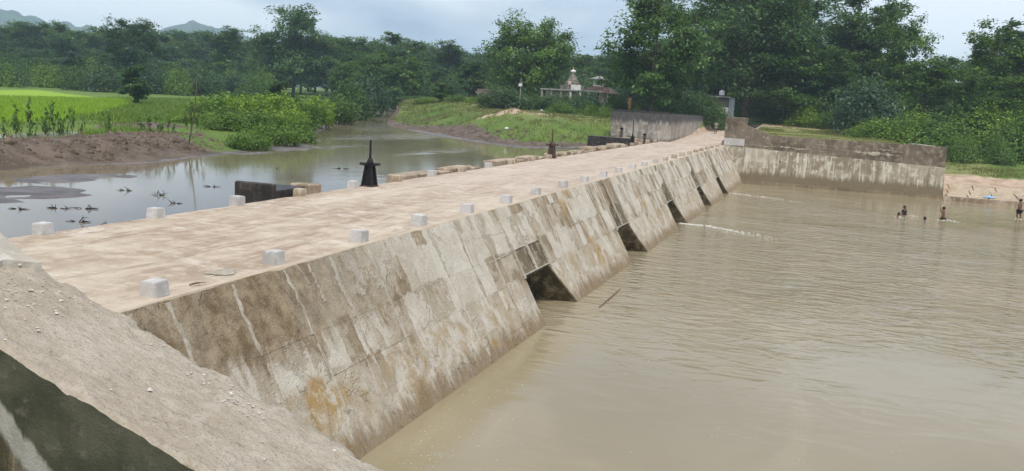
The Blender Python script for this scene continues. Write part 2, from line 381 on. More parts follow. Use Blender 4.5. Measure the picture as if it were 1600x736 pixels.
M['foam'] = plain('foam', (0.62, 0.60, 0.54), 0.6, 0.1, 20)

def leaf_material(name, c0, c1, c2):
    t = NT(name); a = t.attr('tint').outputs['Fac']; oi = t.n('ObjectInfo').outputs['Random']
    c = t.mix(t.ramp(a, 0.0, 0.6), c0, c1); c = t.mix(t.ramp(a, 0.6, 1.0), c, c2)
    c = t.mix(1.0, c, t.n('CombineColor', {0: t.ramp(oi, 0, 1, 0.75, 1.2), 1: t.ramp(oi, 0, 1, 0.82, 1.15), 2: t.ramp(oi, 0, 1, 1.1, 0.8)}).outputs[0], 'MULTIPLY')
    d = t.bsdf(c, 0.45, None, 0.35)
    tr = t.n('BsdfTranslucent', {'Color': t.mix(0.5, c, (0.17, 0.26, 0.02))}).outputs[0]
    return t.done(t.n('MixShader', {0: 0.34, 1: d, 2: tr}).outputs[0])
M['leaf_dark'] = leaf_material('leaf_dark', (0.022, 0.058, 0.018), (0.052, 0.118, 0.034), (0.125, 0.205, 0.06))
M['leaf_mid'] = leaf_material('leaf_mid', (0.034, 0.082, 0.016), (0.08, 0.165, 0.03), (0.16, 0.265, 0.055))
M['leaf_bright'] = leaf_material('leaf_bright', (0.085, 0.15, 0.018), (0.175, 0.295, 0.034), (0.28, 0.41, 0.08))
M['leaf_blue'] = leaf_material('leaf_blue_green', (0.03, 0.065, 0.035), (0.06, 0.12, 0.06), (0.14, 0.2, 0.12))
M['grass'] = leaf_material('grass_blades', (0.075, 0.13, 0.018), (0.14, 0.225, 0.03), (0.23, 0.28, 0.075))
M['grass_dry'] = leaf_material('dry_grass_blades', (0.11, 0.115, 0.03), (0.18, 0.18, 0.06), (0.27, 0.24, 0.11))
M['rice'] = leaf_material('rice_blades', (0.16, 0.27, 0.018), (0.24, 0.385, 0.025), (0.33, 0.47, 0.05))
M['bark'] = concrete('bark', (0.05, 0.04, 0.03), (0.10, 0.085, 0.065), (0.17, 0.15, 0.12), 2.0, 0.7)

def ground_material():
    t = NT('ground'); p = t.pos(); c1 = t.attr('cover').outputs['Color']; c2 = t.attr('cover_b').outputs['Color']
    s1 = t.n('SeparateColor', {0: c1}).outputs; s2 = t.n('SeparateColor', {0: c2}).outputs
    n1 = t.noise(p, 0.12, 5, 0.6); n2 = t.noise(p, 1.1, 6, 0.65); n3 = t.noise(p, 7, 5, 0.7); n4 = t.noise(p, 0.35, 5, 0.65, 0.4)
    j = t.math('MULTIPLY', t.math('SUBTRACT', n2, 0.5), 0.9)
    g = t.mix(t.ramp(n1, 0.35, 0.65), (0.085, 0.15, 0.022), (0.14, 0.20, 0.036))
    g = t.mix(t.ramp(n2, 0.5, 0.75, 0, 0.6), g, (0.15, 0.16, 0.05))
    g = t.mix(t.ramp(n3, 0.45, 0.25, 0, 0.5), g, (0.03, 0.055, 0.012))
    c = t.mix(s2[0], g, t.mix(n4, (0.19, 0.31, 0.02), (0.29, 0.43, 0.035)))           # ripening rice
    c = t.mix(s2[1], c, t.mix(n2, (0.24, 0.24, 0.09), (0.16, 0.19, 0.05)))              # grazed meadow
    sand = t.mix(t.ramp(n2, 0.35, 0.65), (0.34, 0.235, 0.15), (0.52, 0.40, 0.29))
    sand = t.mix(t.ramp(n3, 0.55, 0.75, 0, 0.6), sand, (0.22, 0.15, 0.09))
    c = t.mix(t.ramp(t.math('ADD', s1[1], j), 0.38, 0.62), c, sand)
    mud = t.mix(t.ramp(n2, 0.35, 0.65), (0.085, 0.062, 0.044), (0.165, 0.125, 0.093))
    mud = t.mix(t.ramp(n3, 0.5, 0.72, 0, 0.6), mud, (0.075, 0.06, 0.032))
    c = t.mix(t.ramp(t.math('ADD', s1[0], j), 0.38, 0.62), c, mud)
    wetm = t.mix(t.ramp(n2, 0.35, 0.65), (0.075, 0.062, 0.052), (0.16, 0.135, 0.12))
    wf = t.ramp(t.math('ADD', s1[2], t.math('MULTIPLY', j, 0.4)), 0.4, 0.65)
    c = t.mix(wf, c, wetm)
    rough = t.ramp(wf, 0, 1, 0.95, 0.48)
    h = t.math('ADD', t.math('MULTIPLY', n3, 0.6), n2)
    return t.done(t.bsdf(c, rough, t.bump(h, t.ramp(wf, 0, 1, 0.7, 0.25), 0.12), 0.3))
M['ground'] = ground_material()

# ------------------------------------------------------------------ terrain
RIVER = np.array([(-11, -30), (-26, -30), (-23.0, 8), (-22.9, 16), (-23.2, 21.3), (-23.8, 23.2), (-23.8, 25.), (-23.4, 28.8), (-24.9, 34.6), (-25.4, 36.9),
         (-26.5, 40.9), (-29.6, 48.6), (-34.3, 58.1), (-42.6, 75.2), (-50.9, 96.2), (-67.2, 135.3), (-98.5, 209.6), (-130, 260),
         (-120, 266), (-91, 206), (-61.5, 133), (-54.0, 113), (-44.5, 90.5), (-38.0, 76.5), (-34.0, 71.5), (-27.5, 63.7), (-22.9, 59.2), (-19.1, 56.1),
         (-17.5, 57), (-15.5, 60.5), (-13.5, 66), (-11, 66)], float)
def sdist(poly, x, y):
    x = np.asarray(x, float); y = np.asarray(y, float); d = np.full(x.shape, 1e9); ins = np.zeros(x.shape, bool)
    n = len(poly)
    for i in range(n):
        ax, ay = poly[i]; bx, by = poly[(i + 1) % n]; ex, ey = bx - ax, by - ay
        t = np.clip(((x - ax) * ex + (y - ay) * ey) / (ex * ex + ey * ey), 0, 1)
        d = np.minimum(d, np.hypot(x - ax - t * ex, y - ay - t * ey))
        c = ((ay > y) != (by > y)) & (x < ex * (y - ay) / (by - ay + 1e-12) + ax); ins ^= c
    return np.where(ins, -d, d)
CY = np.array([0, 52, 60, 75, 96, 115, 135, 210, 260, 2000]); CX = np.array([-15, -18, -28, -40, -48.5, -57, -65, -95, -125, -900])
PUDDLE = np.array([onz(*p, -0.1)[:2] for p in [(-40, 205), (30, 207), (80, 205), (122, 203), (124, 209), (118, 217), (70, 216), (0, 221), (-40, 222)]])
RICE = np.array([onz(*p, 0.05)[:2] for p in [(-60, 141), (60, 142), (120, 149), (190, 156), (205, 163), (170, 172), (150, 180), (110, 187), (40, 190), (-60, 192)]])
RICE2 = np.array([onz(*p, 0.05)[:2] for p in [(-60, 126.5), (40, 127), (110, 133), (130, 136), (60, 137), (-60, 137)]])
SPIT = [(-28.0, 44.5, 2.6, 1.6), (-30.2, 48.0, 2.2, 2.0), (-25.6, 40.5, 1.6, 2.4), (-24.6, 36.6, 0.5, 2.2), (-26.3, 43.0, 3.0, 0.8), (-19.6, 17.5, 2.6, 4.5), (-21.6, 22.5, 1.8, 3.5)]

def ground(x, y, full=False):
    x = np.asarray(x, float); y = np.asarray(y, float)
    d = sdist(RIVER, x, y); dist = np.hypot(x, y)
    right = x > np.interp(y, CY, CX)
    nb = fbm(x / 6, y / 6, 3); nf = fbm(x / 1.2, y / 1.2, 9); nff = fbm(x / 0.35, y / 0.35, 14, 3)
    dn = d + nb * 1.2
    # left side: low earth bank, then paddy land
    ridge = (1 - sstep(33, 38, y))
    zl = -0.5 + 0.12 * sstep(0, 1.3, dn) + (0.42 * sstep(0.8, 2.8, dn)) + 0.16 * ridge * sstep(1.5, 3, dn) * (1 - sstep(3.5, 6.5, dn)) \
        + 0.06 * nb + 0.07 * nf * sstep(0.3, 2.0, d) * (1 - sstep(8, 14, d)) + 0.035 * nff * sstep(0.5, 1.5, d) * (1 - sstep(6, 9, d))
    zl = zl + 1.5 * sstep(110, 300, dist) + 0.35 * np.exp(-(((x + 33.5) / 2.2) ** 2 + ((y - 40.0) / 2.6) ** 2))
    pd = sdist(PUDDLE, x, y)
    zl = np.where(pd < 1.0, np.minimum(zl, -0.25 + 0.2 * sstep(-0.4, 0.8, pd)), zl)
    # right side: mud beach, flattened grass slope, raised temple ground
    zr = -0.5 + 0.30 * sstep(0, 5, dn) + 1.35 * sstep(1.8, 8.0, dn) * sstep(130, 100, dist) + 0.5 * sstep(100, 130, dist) + 1.6 * sstep(88, 120, dist) + 0.10 * nb * sstep(1, 6, d) + 0.09 * nf * sstep(1, 6, d) + 0.03 * nff * sstep(1, 4, d)
    zr = zr + 0.35 * np.exp(-(((x + 24) / 3.5) ** 2 + ((y - 73) / 2.5) ** 2)) * (1 + nf)
    zin = -0.5 - 0.8 * sstep(0, 3, -d)
    zu = np.where(d < 0, zin, np.where(right, zr, zl))
    sp = np.zeros_like(x)
    for cx, cy, rx, ry in SPIT: sp = np.maximum(sp, np.exp(-(((x - cx) / rx) ** 2 + ((y - cy) / ry) ** 2) * 1.2))
    zu = np.where(d < 0.5, np.maximum(zu, -0.60 + 0.15 * sstep(0.2, 0.8, sp + 0.25 * nb) + 0.07 * nf + 0.06 * nff - 0.02), zu)
    # far abutment: fill between the walls, approach ramp, meadow behind the wall
    ramp = np.interp(y, [69, 70, 97, 108, 125, 200], [-0.15, -0.10, 0.33, 0.5, 2.0, 2.4])
    fill = np.interp(y, [69, 70, 80, 96, 125, 300], [0.4, 0.62, 0.72, 0.85, 2.2, 3.0]) + 0.06 * nb
    sand = np.interp(y, [66.5, 67.4, 68, 70.5, 75, 84, 100, 125, 300], [-3.6, -3.4, -2.52, -2.12, -1.35, -0.75, 0.6, 2.2, 3.0]) + 0.16 * nb * sstep(71, 76, y) + 0.12 * nf * sstep(71, 74, y)
    xb = np.interp(y, [69, 76, 90, 110], [5.9, 4.4, 4.0, 9.0]); k = sstep(xb, xb + np.interp(y, [69, 76, 90], [1.2, 1.2, 6.0]), x); zdn = fill * (1 - k) + sand * k
    far = np.where(x < -7.7, np.minimum(ramp, 9), zdn)
    k2 = sstep(-11.8, -12.6, x); far = far * (1 - k2) + zr * k2
    k3 = sstep(110, 118, y); allr = zr * sstep(-8, -16, x) + (1 - sstep(-8, -16, x)) * zdn
    far = far * (1 - k3) + allr * k3
    z = np.where((y > 69.4) & right & (x > -16), far, zu)
    z = np.where((x > -12.6) & (y <= 69.4), -3.4, z)
    z = np.where((x > 7.3) & (y > 65.5) & (y <= 69.4), sand, z)
    near = 0.72 + 0.03 * nf
    kn = sstep(3.95, 3.3, y)
    z = np.where(x > -12.6, z * (1 - kn) + near * kn, z)
    z = np.where(x > 45, np.maximum(z, -3.4 + 5.0 * sstep(45, 75, x)), z)
    return (z, d, right, dn, nb) if full else z
def gz(x, y): return float(ground(np.array([x]), np.array([y]))[0])

def axis(parts):
    o = []
    for a, b, s in parts: o += list(np.arange(a, b, s))
    return np.array(o + [parts[-1][1]])
gx = axis([(-1800, -500, 100), (-500, -200, 12), (-200, -75, 2.0), (-75, -11, 0.42), (-11, 20, 0.5), (20, 60, 1.5), (60, 300, 10), (300, 1800, 100)])
gy = axis([(-200, -40, 20), (-40, 0, 4), (0, 90, 0.42), (90, 130, 0.8), (130, 320, 3), (320, 2400, 80)])
GX, GY = np.meshgrid(gx, gy, indexing='ij')
Z, D, RIGHT, DN, NB = ground(GX, GY, True)
me = npmesh('ground', np.stack([GX.ravel(), GY.ravel(), Z.ravel()], 1), grid_faces(len(gx), len(gy)), 4, True)
x, y, d, dn, rt = GX.ravel(), GY.ravel(), D.ravel(), DN.ravel(), RIGHT.ravel()
dist = np.hypot(x, y)
mud = np.where(~rt, (1 - sstep(4.0, 6.0, dn)) * (1 - sstep(33.5, 36.5, y)), 1 - sstep(np.interp(x, [-60, -42, -34, -27, -22], [0.0, 0.0, 1.6, 3.0, 1.2]), np.interp(x, [-60, -42, -34, -27, -22], [0.3, 0.6, 4.0, 5.6, 4.0]), dn) * 0.97) * (d < 30)
mud = np.maximum(mud, (d < 0.3) * 1.0)
mud = np.maximum(mud, 1.1 * np.exp(-(((x + 33.5) / 2.4) ** 2 + ((y - 40.0) / 3.0) ** 2)) * (~rt))
wet = np.where(rt, (1 - sstep(0.3, 1.6, dn)) * (1 - sstep(66, 80, y)), 1 - sstep(0.1, 0.7, dn))
sandm = np.exp(-(((x + 24.5) / 4.0) ** 2 + ((y - 73.5) / 2.6) ** 2)) * 1.1 * rt
sandm = np.maximum(sandm, ((x > -12.4) & (x < -7.0) & (y > 69) & (y < 112)) * 1.0)
sandm = np.maximum(sandm, ((x > -13.2) & (x < 2) & (y > 100) & (y < 108)) * 0.75)
sandm = np.maximum(sandm, (x > 5.0) * (y > 66) * (1 - sstep(74.5, 78, y)) * 1.0)
sandm = np.maximum(sandm, ((np.abs(x + 31.5 + (y - 90) * 0.10) < 1.0) & (y > 84) & (y < 116)) * 0.9)
sandm = np.maximum(sandm, np.exp(-(((x + 52.5) / 3.5) ** 2 + ((y - 113) / 4.5) ** 2)) * 1.1)
sandm = np.maximum(sandm, ((y < 3.2) & (x > -12)) * 1.0)
mud = np.where((y > 69.3) & (x > -15), 0, mud); wet = np.where((y > 69.3) & (x > -15), 0, wet)
rice = np.maximum(sstep(0.6, -0.6, sdist(RICE, x, y)), 0.75 * sstep(3, -3, sdist(RICE2, x, y)))
mead = sstep(70, 72, y) * (x > -7) * (1 - sstep(100, 108, y)) * (x < 12) + rt * sstep(5, 9, dn) * (1 - sstep(15, 22, dn)) * 0.75 * (x < -13)
for nme, cols in (('cover', (mud, sandm, wet)), ('cover_b', (rice, mead, np.zeros_like(rice)))):
    a = me.color_attributes.new(nme, 'FLOAT_COLOR', 'POINT')
    a.data.foreach_set('color', np.stack([np.clip(c, 0, 1) for c in cols] + [np.ones_like(x)], 1).astype(np.float32).ravel())
tag(link('ground', me, M['ground']), kind='structure')

def sheet(name, poly, z, mat, kind='structure', cuts=0):
    return tag(link(name, pymesh(name, [(p[0], p[1], z) for p in poly], [tuple(range(len(poly)))]), mat), kind=kind)
sheet('river_water', [(-12.1, -60), (-60, -60), (-60, 90), (-160, 270), (-100, 270), (-20, 72), (-12.1, 69.2)], -0.5, M['river'])
sheet('pool_water', [(-9.5, 3.6), (90, 3.6), (90, 72), (-9.5, 72)], -2.6, M['pool'])
sheet('puddle_water', [tuple(PUDDLE.mean(0) + (p - PUDDLE.mean(0)) * 1.15) for p in PUDDLE][::-1], -0.12, M['river'])

# far blue hills
def hill(name, pts, dist, label):
    """a ridge whose skyline passes the given bearings"""
    v = []; n = 60
    px = np.linspace(pts[0][0], pts[-1][0], n); py = np.interp(px, [p[0] for p in pts], [p[1] for p in pts]) + fbm(px / 14, px * 0, 5) * 2.0
    rows = 14
    for j in range(rows):
        t = j / (rows - 1)
        for i in range(n):
            dd = dist * (1 + 0.35 * (t - 0.45))
            prof = math.exp(-((t - 0.45) / 0.26) ** 2)
            xx, yy = col(px[i], dd); zt = ztop(px[i], py[i], dist)
            v.append((xx, yy, -2 + (zt + 2) * prof * (1 + 0.1 * float(fbm(px[i] / 20, t * 4, 8)))))
    o = link(name, npmesh(name, np.array(v), grid_faces(rows, n), 4, True), M['hill']); return tag(o, kind='structure')
M['hill'] = plain('wooded_hill', (0.035, 0.06, 0.03), 0.95, 0.4, 0.03)
hill('hill', [(-260, 60), (-160, 20), (-60, 8), (0, 14), (40, 20), (90, 33), (140, 42), (200, 70), (260, 110)], 1800, 'hill')
hill('hill', [(180, 80), (230, 52), (262, 41), (300, 37), (345, 41), (390, 60), (450, 90), (520, 120)], 1750, 'hill')

# ------------------------------------------------------------------ the weir
YN, YF = 4.0, 69.45
XC, XU = -7.36, -12.15                 # crest and upstream edge of the deck
RUN = 1.43
VENTS = [(20.5, 22.5), (30.3, 32.1), (40.0, 41.6), (49.0, 50.5), (57.3, 58.8)]
SN = np.array([2.6, 0, RUN]); SN /= np.linalg.norm(SN)
def sp(s, y, h=0.0): return np.array([XC + RUN * s + SN[0] * h, y, -2.6 * s + SN[2] * h])
weir = empty('weir', (-9.7, 36.7, -2.6), 'long concrete causeway weir with sloping stained face and five vents above brown pool', 'weir')
# core: solid between the vents, a bridge over each vent
b = MB(); ys = [YN] + [v for ab in VENTS for v in ab] + [YF]
h = -0.022; A = sp(0, 0, h); B = sp(1.25, 0, h); Vt = sp(0.585, 0, h)
FL_ = 0.9
for i in range(len(ys) - 1):
    if i % 2 == 0 and i:
        k_ = FL_ * (1.25 - 0.585) / 0.415; P5 = [(XU + 0.04, -0.06, 0), (A[0], -0.06, 0), (Vt[0], Vt[2], 0), (B[0], B[2], k_), (B[0], -3.4, k_), (XU + 0.04, -3.4, 0)]
        v0 = [(q[0], ys[i] + q[2] + 0.001, q[1]) for q in P5]; v1 = [(q[0], ys[i + 1] - 0.001, q[1]) for q in P5]
        b.add(v0 + v1, [(5, 0, 1), (5, 1, 2), (5, 2, 3), (5, 3, 4), (6, 7, 8, 9, 10, 11)] + [(q, (q + 1) % 6, 6 + (q + 1) % 6, 6 + q) for q in range(6)]); continue
    if i % 2 == 0: poly = [(XU + 0.04, -0.06), (A[0], -0.06), (B[0], B[2]), (B[0], -3.4), (XU + 0.04, -3.4)]
    else: poly = [(XU + 0.04, -0.06), (A[0], -0.06), (Vt[0], Vt[2]), (XU + 0.04, Vt[2])]
    b.prism(poly, 'y', ys[i] + (0.001 if i else 0), ys[i + 1] - 0.001)
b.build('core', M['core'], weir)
for a0, a1 in VENTS:                    # lining of each vent, a little inside the opening
    b = MB(); z1 = -1.50
    for yy, sgn in ((a0, 1),):
        p = [(-11.5, -3.3), (-11.5, z1 - 0.06), (Vt[0] - 0.02, z1 - 0.06), (B[0] - 0.35, -2.9), (B[0] - 0.35, -3.3)]
        b.prism(p, 'y', yy - sgn * 0.02, yy + sgn * 0.05)
    b.box(-11.5, Vt[0] - 0.06, a0 + 0.05, a1 - 0.05, z1 - 0.11, z1 - 0.03)
    b.box(-11.55, -11.45, a0, a1, -3.3, z1 - 0.05)
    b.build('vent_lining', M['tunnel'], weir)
# deck
nx, ny = 34, 330
xs = np.linspace(0, 1, nx); ysd = np.linspace(YN, YF, ny)
DX, DY = np.meshgrid(xs, ysd, indexing='ij')
eu = XU + 0.05 * fbm(DY / 0.7, DY * 0, 21) + 0.06 * fbm(DY / 3, DY * 0, 22); ed = XC + 0.018 * fbm(DY / 0.5, DY * 0, 23)
PX = eu + (ed - eu) * DX
PZ = 0.0 + 0.012 * fbm(PX / 1.5, DY / 2.5, 24) + 0.006 * fbm(PX / 0.3, DY / 0.3, 25, 3)
PZ = np.where(DX < 0.001, -0.03, PZ)
top = np.stack([PX.ravel(), DY.ravel(), PZ.ravel()], 1)
lowu = np.stack([eu[0], ysd, np.full(ny, -0.9)], 1); lowd = np.stack([ed[-1], ysd, np.full(ny, -0.07)], 1)
v = np.concatenate([lowu, top, lowd]) - np.array(weir.location)
link('deck', npmesh('deck', v, grid_faces(nx + 2, ny)[:, ::-1], 4, False), M['deck'], weir)
# sloping face: cast panels between construction joints
cols_ = []
for i in range(len(ys) - 1):
    n = max(1, round((ys[i + 1] - ys[i]) / 1.3)); e = np.linspace(ys[i], ys[i + 1], n + 1)
    cols_ += [(e[k], e[k + 1], i % 2 == 1) for k in range(n)]
LIFTS = [(0.0, 0.36), (0.36, 0.585), (0.585, 1.2)]
def panel(y0, y1, s0, s1, mat, name='face_panel', rec=0.0, sl=0.0, ny_=7, ns_=6, rough=0.007):
    off = RNG.uniform(-0.006, 0.006) - rec; g = 0.0012; tilt = RNG.uniform(-0.006, 0.006)
    yy = np.linspace(y0 + g, y1 - g, ny_); ss = np.linspace(s0 + 0.0004, s1 - 0.0004, ns_)
    v = []
    for i, y in enumerate(yy):
        for j, s in enumerate(ss):
            e = (i in (0, ny_ - 1)) + (j in (0, ns_ - 1))
            hgt = off + tilt * (i / (ny_ - 1) - 0.5) + rough * float(fbm(y * 2.2, s * 6, 31)) - (0.004 if e else 0)
            if s0 == 0.0 and j == 0: hgt = -0.004
            f_ = (y - y0) / (y1 - y0); v.append(sp(s, y + (1 - f_) * sl * (s - 0.585) / 0.415, hgt))
    f = [tuple(r) for r in grid_faces(ny_, ns_)]
    ring = [i * ns_ for i in range(ny_)] + [(ny_ - 1) * ns_ + j for j in range(1, ns_)] + [i * ns_ + ns_ - 1 for i in range(ny_ - 2, -1, -1)] + [j for j in range(ns_ - 2, 0, -1)]
    nb0 = len(v)
    for r in ring: v.append(v[r] - SN * 0.04)
    for k in range(len(ring)):
        k2 = (k + 1) % len(ring); f.append((ring[k2], ring[k], nb0 + k, nb0 + k2))
    me = pymesh(name, [p - np.array(weir.location) for p in v], f)
    bm = bmesh.new(); bm.from_mesh(me); bmesh.ops.recalc_face_normals(bm, faces=bm.faces); bm.to_mesh(me); bm.free()
    return link(name, me, mat, weir)
for y0, y1, vent in cols_:
    for li, (s0, s1) in enumerate(LIFTS):
        if vent and li == 2: continue
        rec = 0.035 if (vent and y0 > 25 and li < 2) else 0.0
        if vent and li == 1 and y0 < 25:
            panel(y0, y1, s0, s1, M['moss_panel'] if y0 < 21.2 else M['brown_panel'], rec=0.05)
        else:
            panel(y0, y1, s0, s1, M['brown_panel'] if (vent and 30 < y0 < 33) else M['face'], rec=rec, sl=FL_ if (li == 2 and any(abs(y0 - a1) < 1e-6 for a0, a1 in VENTS)) else 0.0)
# smeared mortar over joints (ragged ribbons standing a centimetre proud)
def ribbon(p0, p1, width, seed, hgt=0.005, n=44, name='joint_mortar', gap=0.0):
    p0 = np.array(p0); p1 = np.array(p1)      # (s, y) pairs
    d = p1 - p0; v = []; f = []
    L_ = np.hypot(d[0] * 2.97, d[1]); nrm = np.array([-d[1] / 2.97, d[0] * 2.97]) / L_
    jg = 1.0 if hgt < 0.02 else 0.25
    for i in range(n):
        t = i / (n - 1); c = p0 + d * t + nrm * jg * 0.06 * float(fbm(t * 5, seed, 41)) * np.array([1 / 2.97, 1])
        wl = width * (0.85 - 0.65 * jg + 1.3 * jg * float(vnoise(t * n / 3.0, seed * 3.1, 42))); wr = width * (0.85 - 0.65 * jg + 1.3 * jg * float(vnoise(t * n / 2.2, seed * 3.1 + 9, 43)))
        a = c - nrm * wl * np.array([1 / 2.97, 1]); bq = c + nrm * wr * np.array([1 / 2.97, 1])
        v += [sp(a[0], a[1], -0.012), sp(a[0] , a[1], hgt - 0.005), sp(c[0], c[1], hgt + 0.004), sp(bq[0], bq[1], hgt - 0.005), sp(bq[0], bq[1], -0.012)]
        if i:
            o = (i - 1) * 5
            f += [(o + k, o + k + 1, o + k + 6, o + k + 5) for k in range(4)]
    me = pymesh(name, [p - np.array(weir.location) for p in v], f)
    bm = bmesh.new(); bm.from_mesh(me); bmesh.ops.recalc_face_normals(bm, faces=bm.faces); bm.to_mesh(me); bm.free()
    return link(name, me, M['mortar'], weir)
for k, (y0, y1, vent) in enumerate(cols_):
    if k == 0: continue
    if k < 14 or random.random() < 0.55:
        e = 0.36 if k < 8 else random.choice([0.2, 0.36, 0.36, 0.58])
        ribbon((0.015, y0), (e, y0 + random.uniform(-0.05, 0.05)), random.uniform(0.035, 0.07), k)
    if 1 < k < 12 and random.random() < 0.5:
        ribbon((0.02, y0 + 0.62), (random.uniform(0.2, 0.34), y0 + 0.64), random.uniform(0.02, 0.05), k + 0.5)
    if random.random() < 0.45 and not any(a0 - 0.2 < y0 < a1 + 0.2 for a0, a1 in VENTS):
        ribbon((0.40, y0), (random.uniform(0.7, 0.95), y0 + random.uniform(-0.06, 0.06)), random.uniform(0.02, 0.05), k + 90)
for i in range(0, len(ys) - 1):
    y = ys[i] + 0.1
    while y < ys[i + 1] - 0.5:
        ln = min(random.uniform(1.2, 3.0), ys[i + 1] - y)
        if i % 2 == 0 and random.random() < 0.6: ribbon((0.36 + random.uniform(-0.02, 0.02), y), (0.36 + random.uniform(-0.02, 0.02), y + ln), random.uniform(0.03, 0.06), y)
        y += ln + random.uniform(0, 0.5)
for a0, a1 in VENTS:                    # raised ribs beside and over each vent, lintel lip
    for yy in (a0 - 0.05, a1 + 0.05): ribbon((0.0, yy) if a0 > 25 else (0.3, yy), (0.6, yy), 0.07, yy, 0.045)
    ribbon((0.575, a0 - 0.1), (0.575, a1 + 0.1), 0.06, a0, 0.03, name='vent_lintel')
    if a0 < 35: ribbon((0.36 if a0 < 25 else 0.0, (a0 + a1) / 2), (0.58, (a0 + a1) / 2), 0.08, a1, 0.03)

# upstream gate piers and wells
PIERS = [(18.9, 20.3, 0.30, 1.15), (25.9, 28.6, 0.10, 0.9), (29.5, 31.4, 0.16, 0.8), (33.9, 36.6, 0.24, 0.75), (37.7, 39.5, 0.24, 0.75), (42.0, 45.0, 0.2, 0.8),
         (46.4, 47.6, 0.12, 0.8), (48.6, 50.6, 0.3, 0.9), (52.0, 54.0, 0.22, 0.9), (55.2, 57.4, 0.26, 1.0)]
for k, (y0, y1, h, w_) in enumerate(PIERS):
    b = MB()
    if k: h, w_ = h * 0.6, w_ * 0.8
    if k == 0:
        b.box(XU - w_, XU - 0.14, y0, y1, -1.2, h - 0.16).build('gate_well', M['wet_black'], weir, bevel=0.02)
        MB().box(XU - w_ - 0.05, XU - 0.13, y0 - 0.05, y0 + 0.12, -1.2, h).build('pier', M['wet_black'], weir, bevel=0.03)
        MB().box(XU - 0.62, XU + 0.10, y1 + 0.01, y1 + 0.42, -1.2, h - 0.1, 0.02).build('pier', M['pier'], weir, bevel=0.03)
    else:
        b.box(XU - w_, XU - 0.1, y0, y1, -1.3, h, 0.015).build('pier', M['pier'], weir, bevel=0.03)
        MB().box(XU - 0.55, XU - 0.06, y1 + 0.05, y1 + 0.9, -1.3, h * 0.45, 0.02).build('pier', M['pier'], weir, bevel=0.03)
MB().box(-15.2, -12.3, 59.6, 60.1, -1.0, 0.42, 0.02).build('low_wall', M['wet_black'], weir, bevel=0.03)
MB().box(-14.0, -12.3, 62.2, 62.6, -1.0, 0.36, 0.02).build('low_wall', M['pier'], weir, bevel=0.03)
MB().box(-12.75, -12.3, 60.1, 66.0, -1.0, 0.18, 0.02).build('low_wall', M['pier'], weir, bevel=0.03)

# ------------------------------------------------------------------ walls
# near abutment wall under the camera: top slopes down towards the pool
def wall_z(x): return 1.38 + (-0.3604) * (x + 3.71)
nw = empty('abutment_wall', (-4, 3.62, 0.7), 'rough sloping concrete wall top in near left foreground with dark mossy side', 'wall')
W0, W1, TH = -4.5, 0.8, 0.76
nx, ny = 345, 60
xs = np.linspace(W0, W1, nx); t_ = np.linspace(0, 1, ny)
WX, WT = np.meshgrid(xs, t_, indexing='ij')
e0 = 3.25 + 0.008 * fbm(WX / 0.5, WX * 0, 51) + 0.012 * fbm(WX / 0.09, WX * 0, 52); e1 = 4.06 + 0.014 * fbm(WX / 0.45, WX * 0, 53) + 0.045 * fbm(WX / 0.09, WX * 0, 54)
WY = e0 + (e1 - e0) * WT
edge = np.minimum(WT, 1 - WT)
chip = sstep(0.10, 0.0, 1 - WT) * np.clip(0.35 + fbm(WX / 0.16, WY / 0.12, 55), 0, 1)
WZ = wall_z(WX) + 0.005 * fbm(WX / 0.5, WY / 0.4, 56) + 0.009 * fbm(WX / 0.08, WY / 0.05, 57, 3) - 0.045 * chip - 0.018 * sstep(0.03, 0, edge) \
    - 0.014 * sstep(0.25, 0.6, fbm(WX / 0.11, WY / 0.06, 59, 3))
o3 = np.array(nw.location)
link('wall_top', npmesh('wall_top', np.stack([WX.ravel(), WY.ravel(), WZ.ravel()], 1) - o3, grid_faces(nx, ny), 4, False), M['wall_top'], nw)
rows = np.linspace(0, 1, 14)
v = []
for i in range(nx):
    for r in rows:
        zt = WZ[i, 0]; zb = -0.4
        v.append((xs[i], e0[i, 0] + 0.008 * float(fbm(xs[i] / 0.15, r * 12, 58)) * (r > 0), zt + (zb - zt) * r))
link('back_face', npmesh('back_face', np.array(v) - o3, grid_faces(nx, 14), 4, True), M['back_face'], nw)
b = MB(); b.add([(W0, 4.0, -3.4), (W1, 4.0, -3.4), (W1, 4.0, wall_z(W1) - 0.05), (W0, 4.0, wall_z(W0) - 0.05)], [(0, 1, 2, 3)]); b.build('inner_face', M['wall_top'], nw)
# smoother cap slab with a broken end, at the upper left
n1_, n2_ = 120, 40
v = []; SL = 0.66
for i in range(n1_):
    for j in range(n2_):
        tt = j / (n2_ - 1); y = 3.21 + 0.80 * tt + (0.012 * float(fbm(i / 9, tt, 61)) if j in (0, n2_ - 1) else 0)
        xe = -4.13 + 0.10 * float(fbm(tt * 2.5, 3, 62)) + 0.012 * float(fbm(tt * 9, 3, 63)) + 0.05 * (tt - 0.5)
        x = -7.5 + (xe + 7.5) * (i / (n1_ - 1)) ** 0.5
        zz = 1.545 + np.interp(-x, [4.05, 4.2, 4.45, 7.5], [0.0, 0.045, 0.20, 0.75]) + 0.008 * float(fbm(x / 0.6, y / 0.6, 64)) + 0.003 * float(fbm(x / 0.08, y / 0.08, 65))
        v.append((x, y, zz))
v = np.array(v); sk = []
ring = [i * n2_ for i in range(n1_)] + [(n1_ - 1) * n2_ + j for j in range(1, n2_)] + [i * n2_ + n2_ - 1 for i in range(n1_ - 2, -1, -1)]
f = [tuple(r) for r in grid_faces(n1_, n2_)]; b0 = len(v)
v = np.concatenate([v, [v[r] - np.array([0, 0, 0.45 if (r // n2_) < n1_ - 1 else 0.06]) for r in ring]])
for k in range(len(ring) - 1): f.append((ring[k + 1], ring[k], b0 + k, b0 + k + 1))
